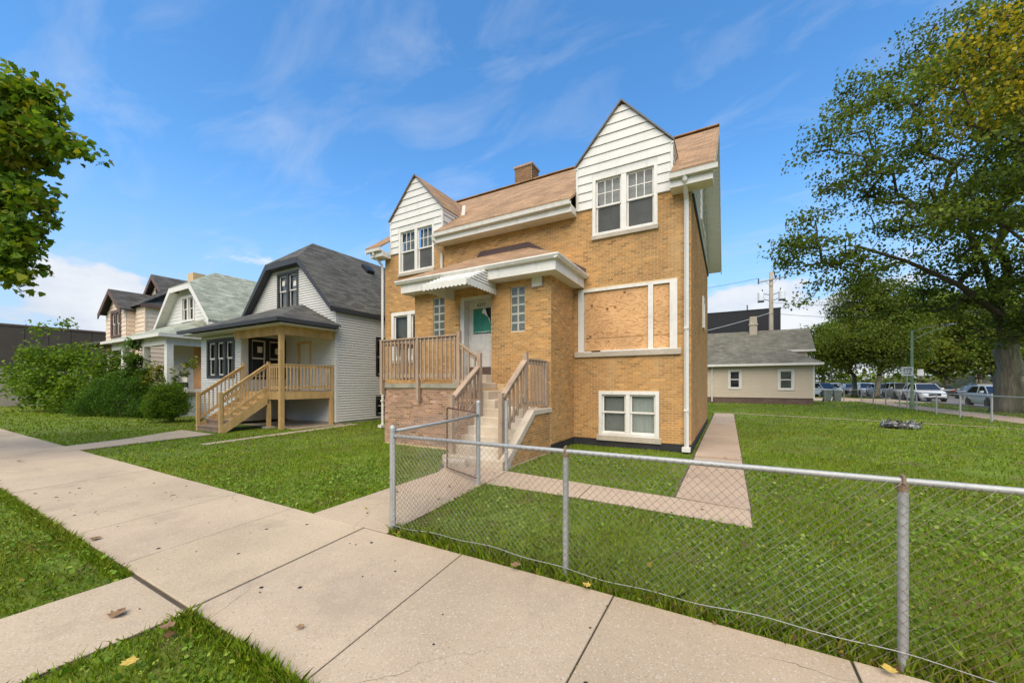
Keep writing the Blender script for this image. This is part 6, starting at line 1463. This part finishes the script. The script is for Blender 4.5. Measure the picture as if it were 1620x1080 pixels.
def blades(n_per_m2, r0, r1, hgt, wid, band=None):
    A = math.pi * (r1 ** 2 - r0 ** 2) * (128 / 360); n = int(A * n_per_m2)
    r = np.sqrt(rng.uniform(r0 ** 2, r1 ** 2, n)); th = CAM_TH + np.radians(rng.uniform(-64, 64, n))
    x, y = -np.sin(th) * r, np.cos(th) * r
    if band is not None: x, y = band
    ok = np.ones(len(x), bool)
    for p in WALKS + SOLID: ok &= ~in_poly(x, y, p)
    x, y = x[ok], y[ok]; n = len(x)
    pn = np.sin(x * 1.9 + 1.3 * np.sin(y * 1.3)) * np.sin(y * 2.3 + 1.1 * np.sin(x * 1.7)) + .6 * np.sin(x * 5.1 + y * 3.3) * np.sin(y * 4.7 - x * 2.1)
    thin = np.sin(x * 1.37 + 2.1 * np.sin(y * .93 + .4)) * np.sin(y * 1.71 - 1.2 * np.sin(x * .71)) + .5 * np.sin(x * 3.9 + 1) * np.sin(y * 3.1 + x)
    if band is None:
        kp = ~((thin > .80) & (rng.random(n) < .62)); x, y, pn = x[kp], y[kp], pn[kp]; n = len(x)
    near = (y < 1.3) | (np.abs(y - 3.03) < .14)
    h = hgt * rng.uniform(.45, 1.25, n) * (1 + .25 * pn) * np.where(near, 1.12, 1); h = np.maximum(h, .012)
    w = wid * rng.uniform(.6, 1.5, n); broad = rng.random(n) < (.22 if wid < .009 else .06); w = np.where(broad, w * 2.3, w); h = np.where(broad, h * .7, h)
    ph = rng.uniform(0, 2 * np.pi, n); lean = rng.uniform(.15, 1.0, n); ph2 = rng.uniform(0, 2 * np.pi, n)
    sx, sy = np.cos(ph) * w / 2, np.sin(ph) * w / 2; lx, ly = np.cos(ph2) * lean * h, np.sin(ph2) * lean * h
    V = np.zeros((n, 5, 3))
    V[:, 0] = np.stack([x - sx, y - sy, np.zeros(n)], 1); V[:, 1] = np.stack([x + sx, y + sy, np.zeros(n)], 1)
    mx, my = x + lx * .4, y + ly * .4
    V[:, 2] = np.stack([mx + sx * .85, my + sy * .85, h * .62], 1); V[:, 4] = np.stack([mx - sx * .85, my - sy * .85, h * .62], 1)
    V[:, 3] = np.stack([x + lx, y + ly, h * .95], 1)
    pal = np.array([(.145, .228, .010), (.175, .255, .012), (.118, .192, .010), (.215, .262, .016), (.29, .25, .06)]); pk = rng.choice(5, n, p=[.29, .29, .20, .16, .06])
    dry = np.clip(.5 * np.sin(x * .83 + 2 * np.sin(y * .61)) + .5 * np.sin(y * 1.07 - 1.4 * np.sin(x * .47)) + .35 * pn - .25, 0, 1)
    T = pal[pk] * rng.uniform(.75, 1.25, (n, 1)) * (1 + .10 * pn)[:, None]
    T = T * (1 - .55 * dry[:, None]) + np.array([.25, .245, .03]) * (.55 * dry[:, None]) * rng.uniform(.6, 1.2, (n, 1))
    return V, T
parts = [blades(3000, .9, 3.6, .050, .0050), blades(2000, 3.6, 6.5, .046, .0065), blades(800, 6.5, 11, .046, .010), blades(220, 11, 19, .05, .018), blades(60, 19, 34, .06, .034), blades(12, 34, 60, .08, .07)]
bx_ = rng.uniform(-3.2, 5, 5200); by_ = rng.normal(3.02, .045, 5200); parts.append(blades(0, 1, 2, .115, .009, (bx_, by_)))
bx_ = np.concatenate([rng.uniform(-12, -4.45, 4200), rng.uniform(-3.35, -1, 2600)]); by_ = 1.24 - np.abs(rng.normal(0, .05, 6800)); parts.append(blades(0, 1, 2, .075, .008, (bx_, by_)))
def clover(d, r0, r1, size):
    n = int(math.pi * (r1 ** 2 - r0 ** 2) * (128 / 360) * d); r = np.sqrt(rng.uniform(r0 ** 2, r1 ** 2, n)); th = CAM_TH + np.radians(rng.uniform(-64, 64, n)); x, y = -np.sin(th) * r, np.cos(th) * r
    ok = (np.sin(x * 2.1 + np.sin(y * 1.7)) * np.sin(y * 1.6 + 1.2) + rng.normal(0, .5, n)) > -.1
    for p in WALKS + SOLID: ok &= ~in_poly(x, y, p)
    x, y = x[ok], y[ok]; n = len(x); P = np.stack([x, y, rng.uniform(.012, .045, n)], 1)
    Vc = leaves(P, size, rng, np.array([(0, 0), (.42, .3), (.34, .8), (-.34, .8), (-.42, .3)]), None, .05, .5)
    Tc = np.array([(.13, .235, .018), (.17, .275, .03), (.10, .185, .014), (.24, .30, .05)])[rng.integers(0, 4, n)] * rng.uniform(.7, 1.2, (n, 1)); return Vc, Tc
parts += [clover(750, .9, 4.5, .026), clover(420, 4.5, 9, .034)]
jx, jy = [], []
for q in (-4.87, -3.50, -2.12, -.77, .63, 1.9, -7.7): k_ = int(rng.integers(25, 90)); t_ = rng.uniform(0, 1, k_) ** 1.5; jx.append(q + .10 * (1 - 2 * t_) * (q < -.9) + rng.normal(0, .008, k_)); jy.append(1.27 + 1.68 * t_)
_w = WALKS; WALKS = []; parts.append(blades(0, 1, 2, .022, .004, (np.concatenate(jx), np.concatenate(jy)))); WALKS = _w
V = np.concatenate([p[0] for p in parts]); T = np.concatenate([p[1] for p in parts])
tag(np_faces('grass', V, T, m_blade), kind='stuff')
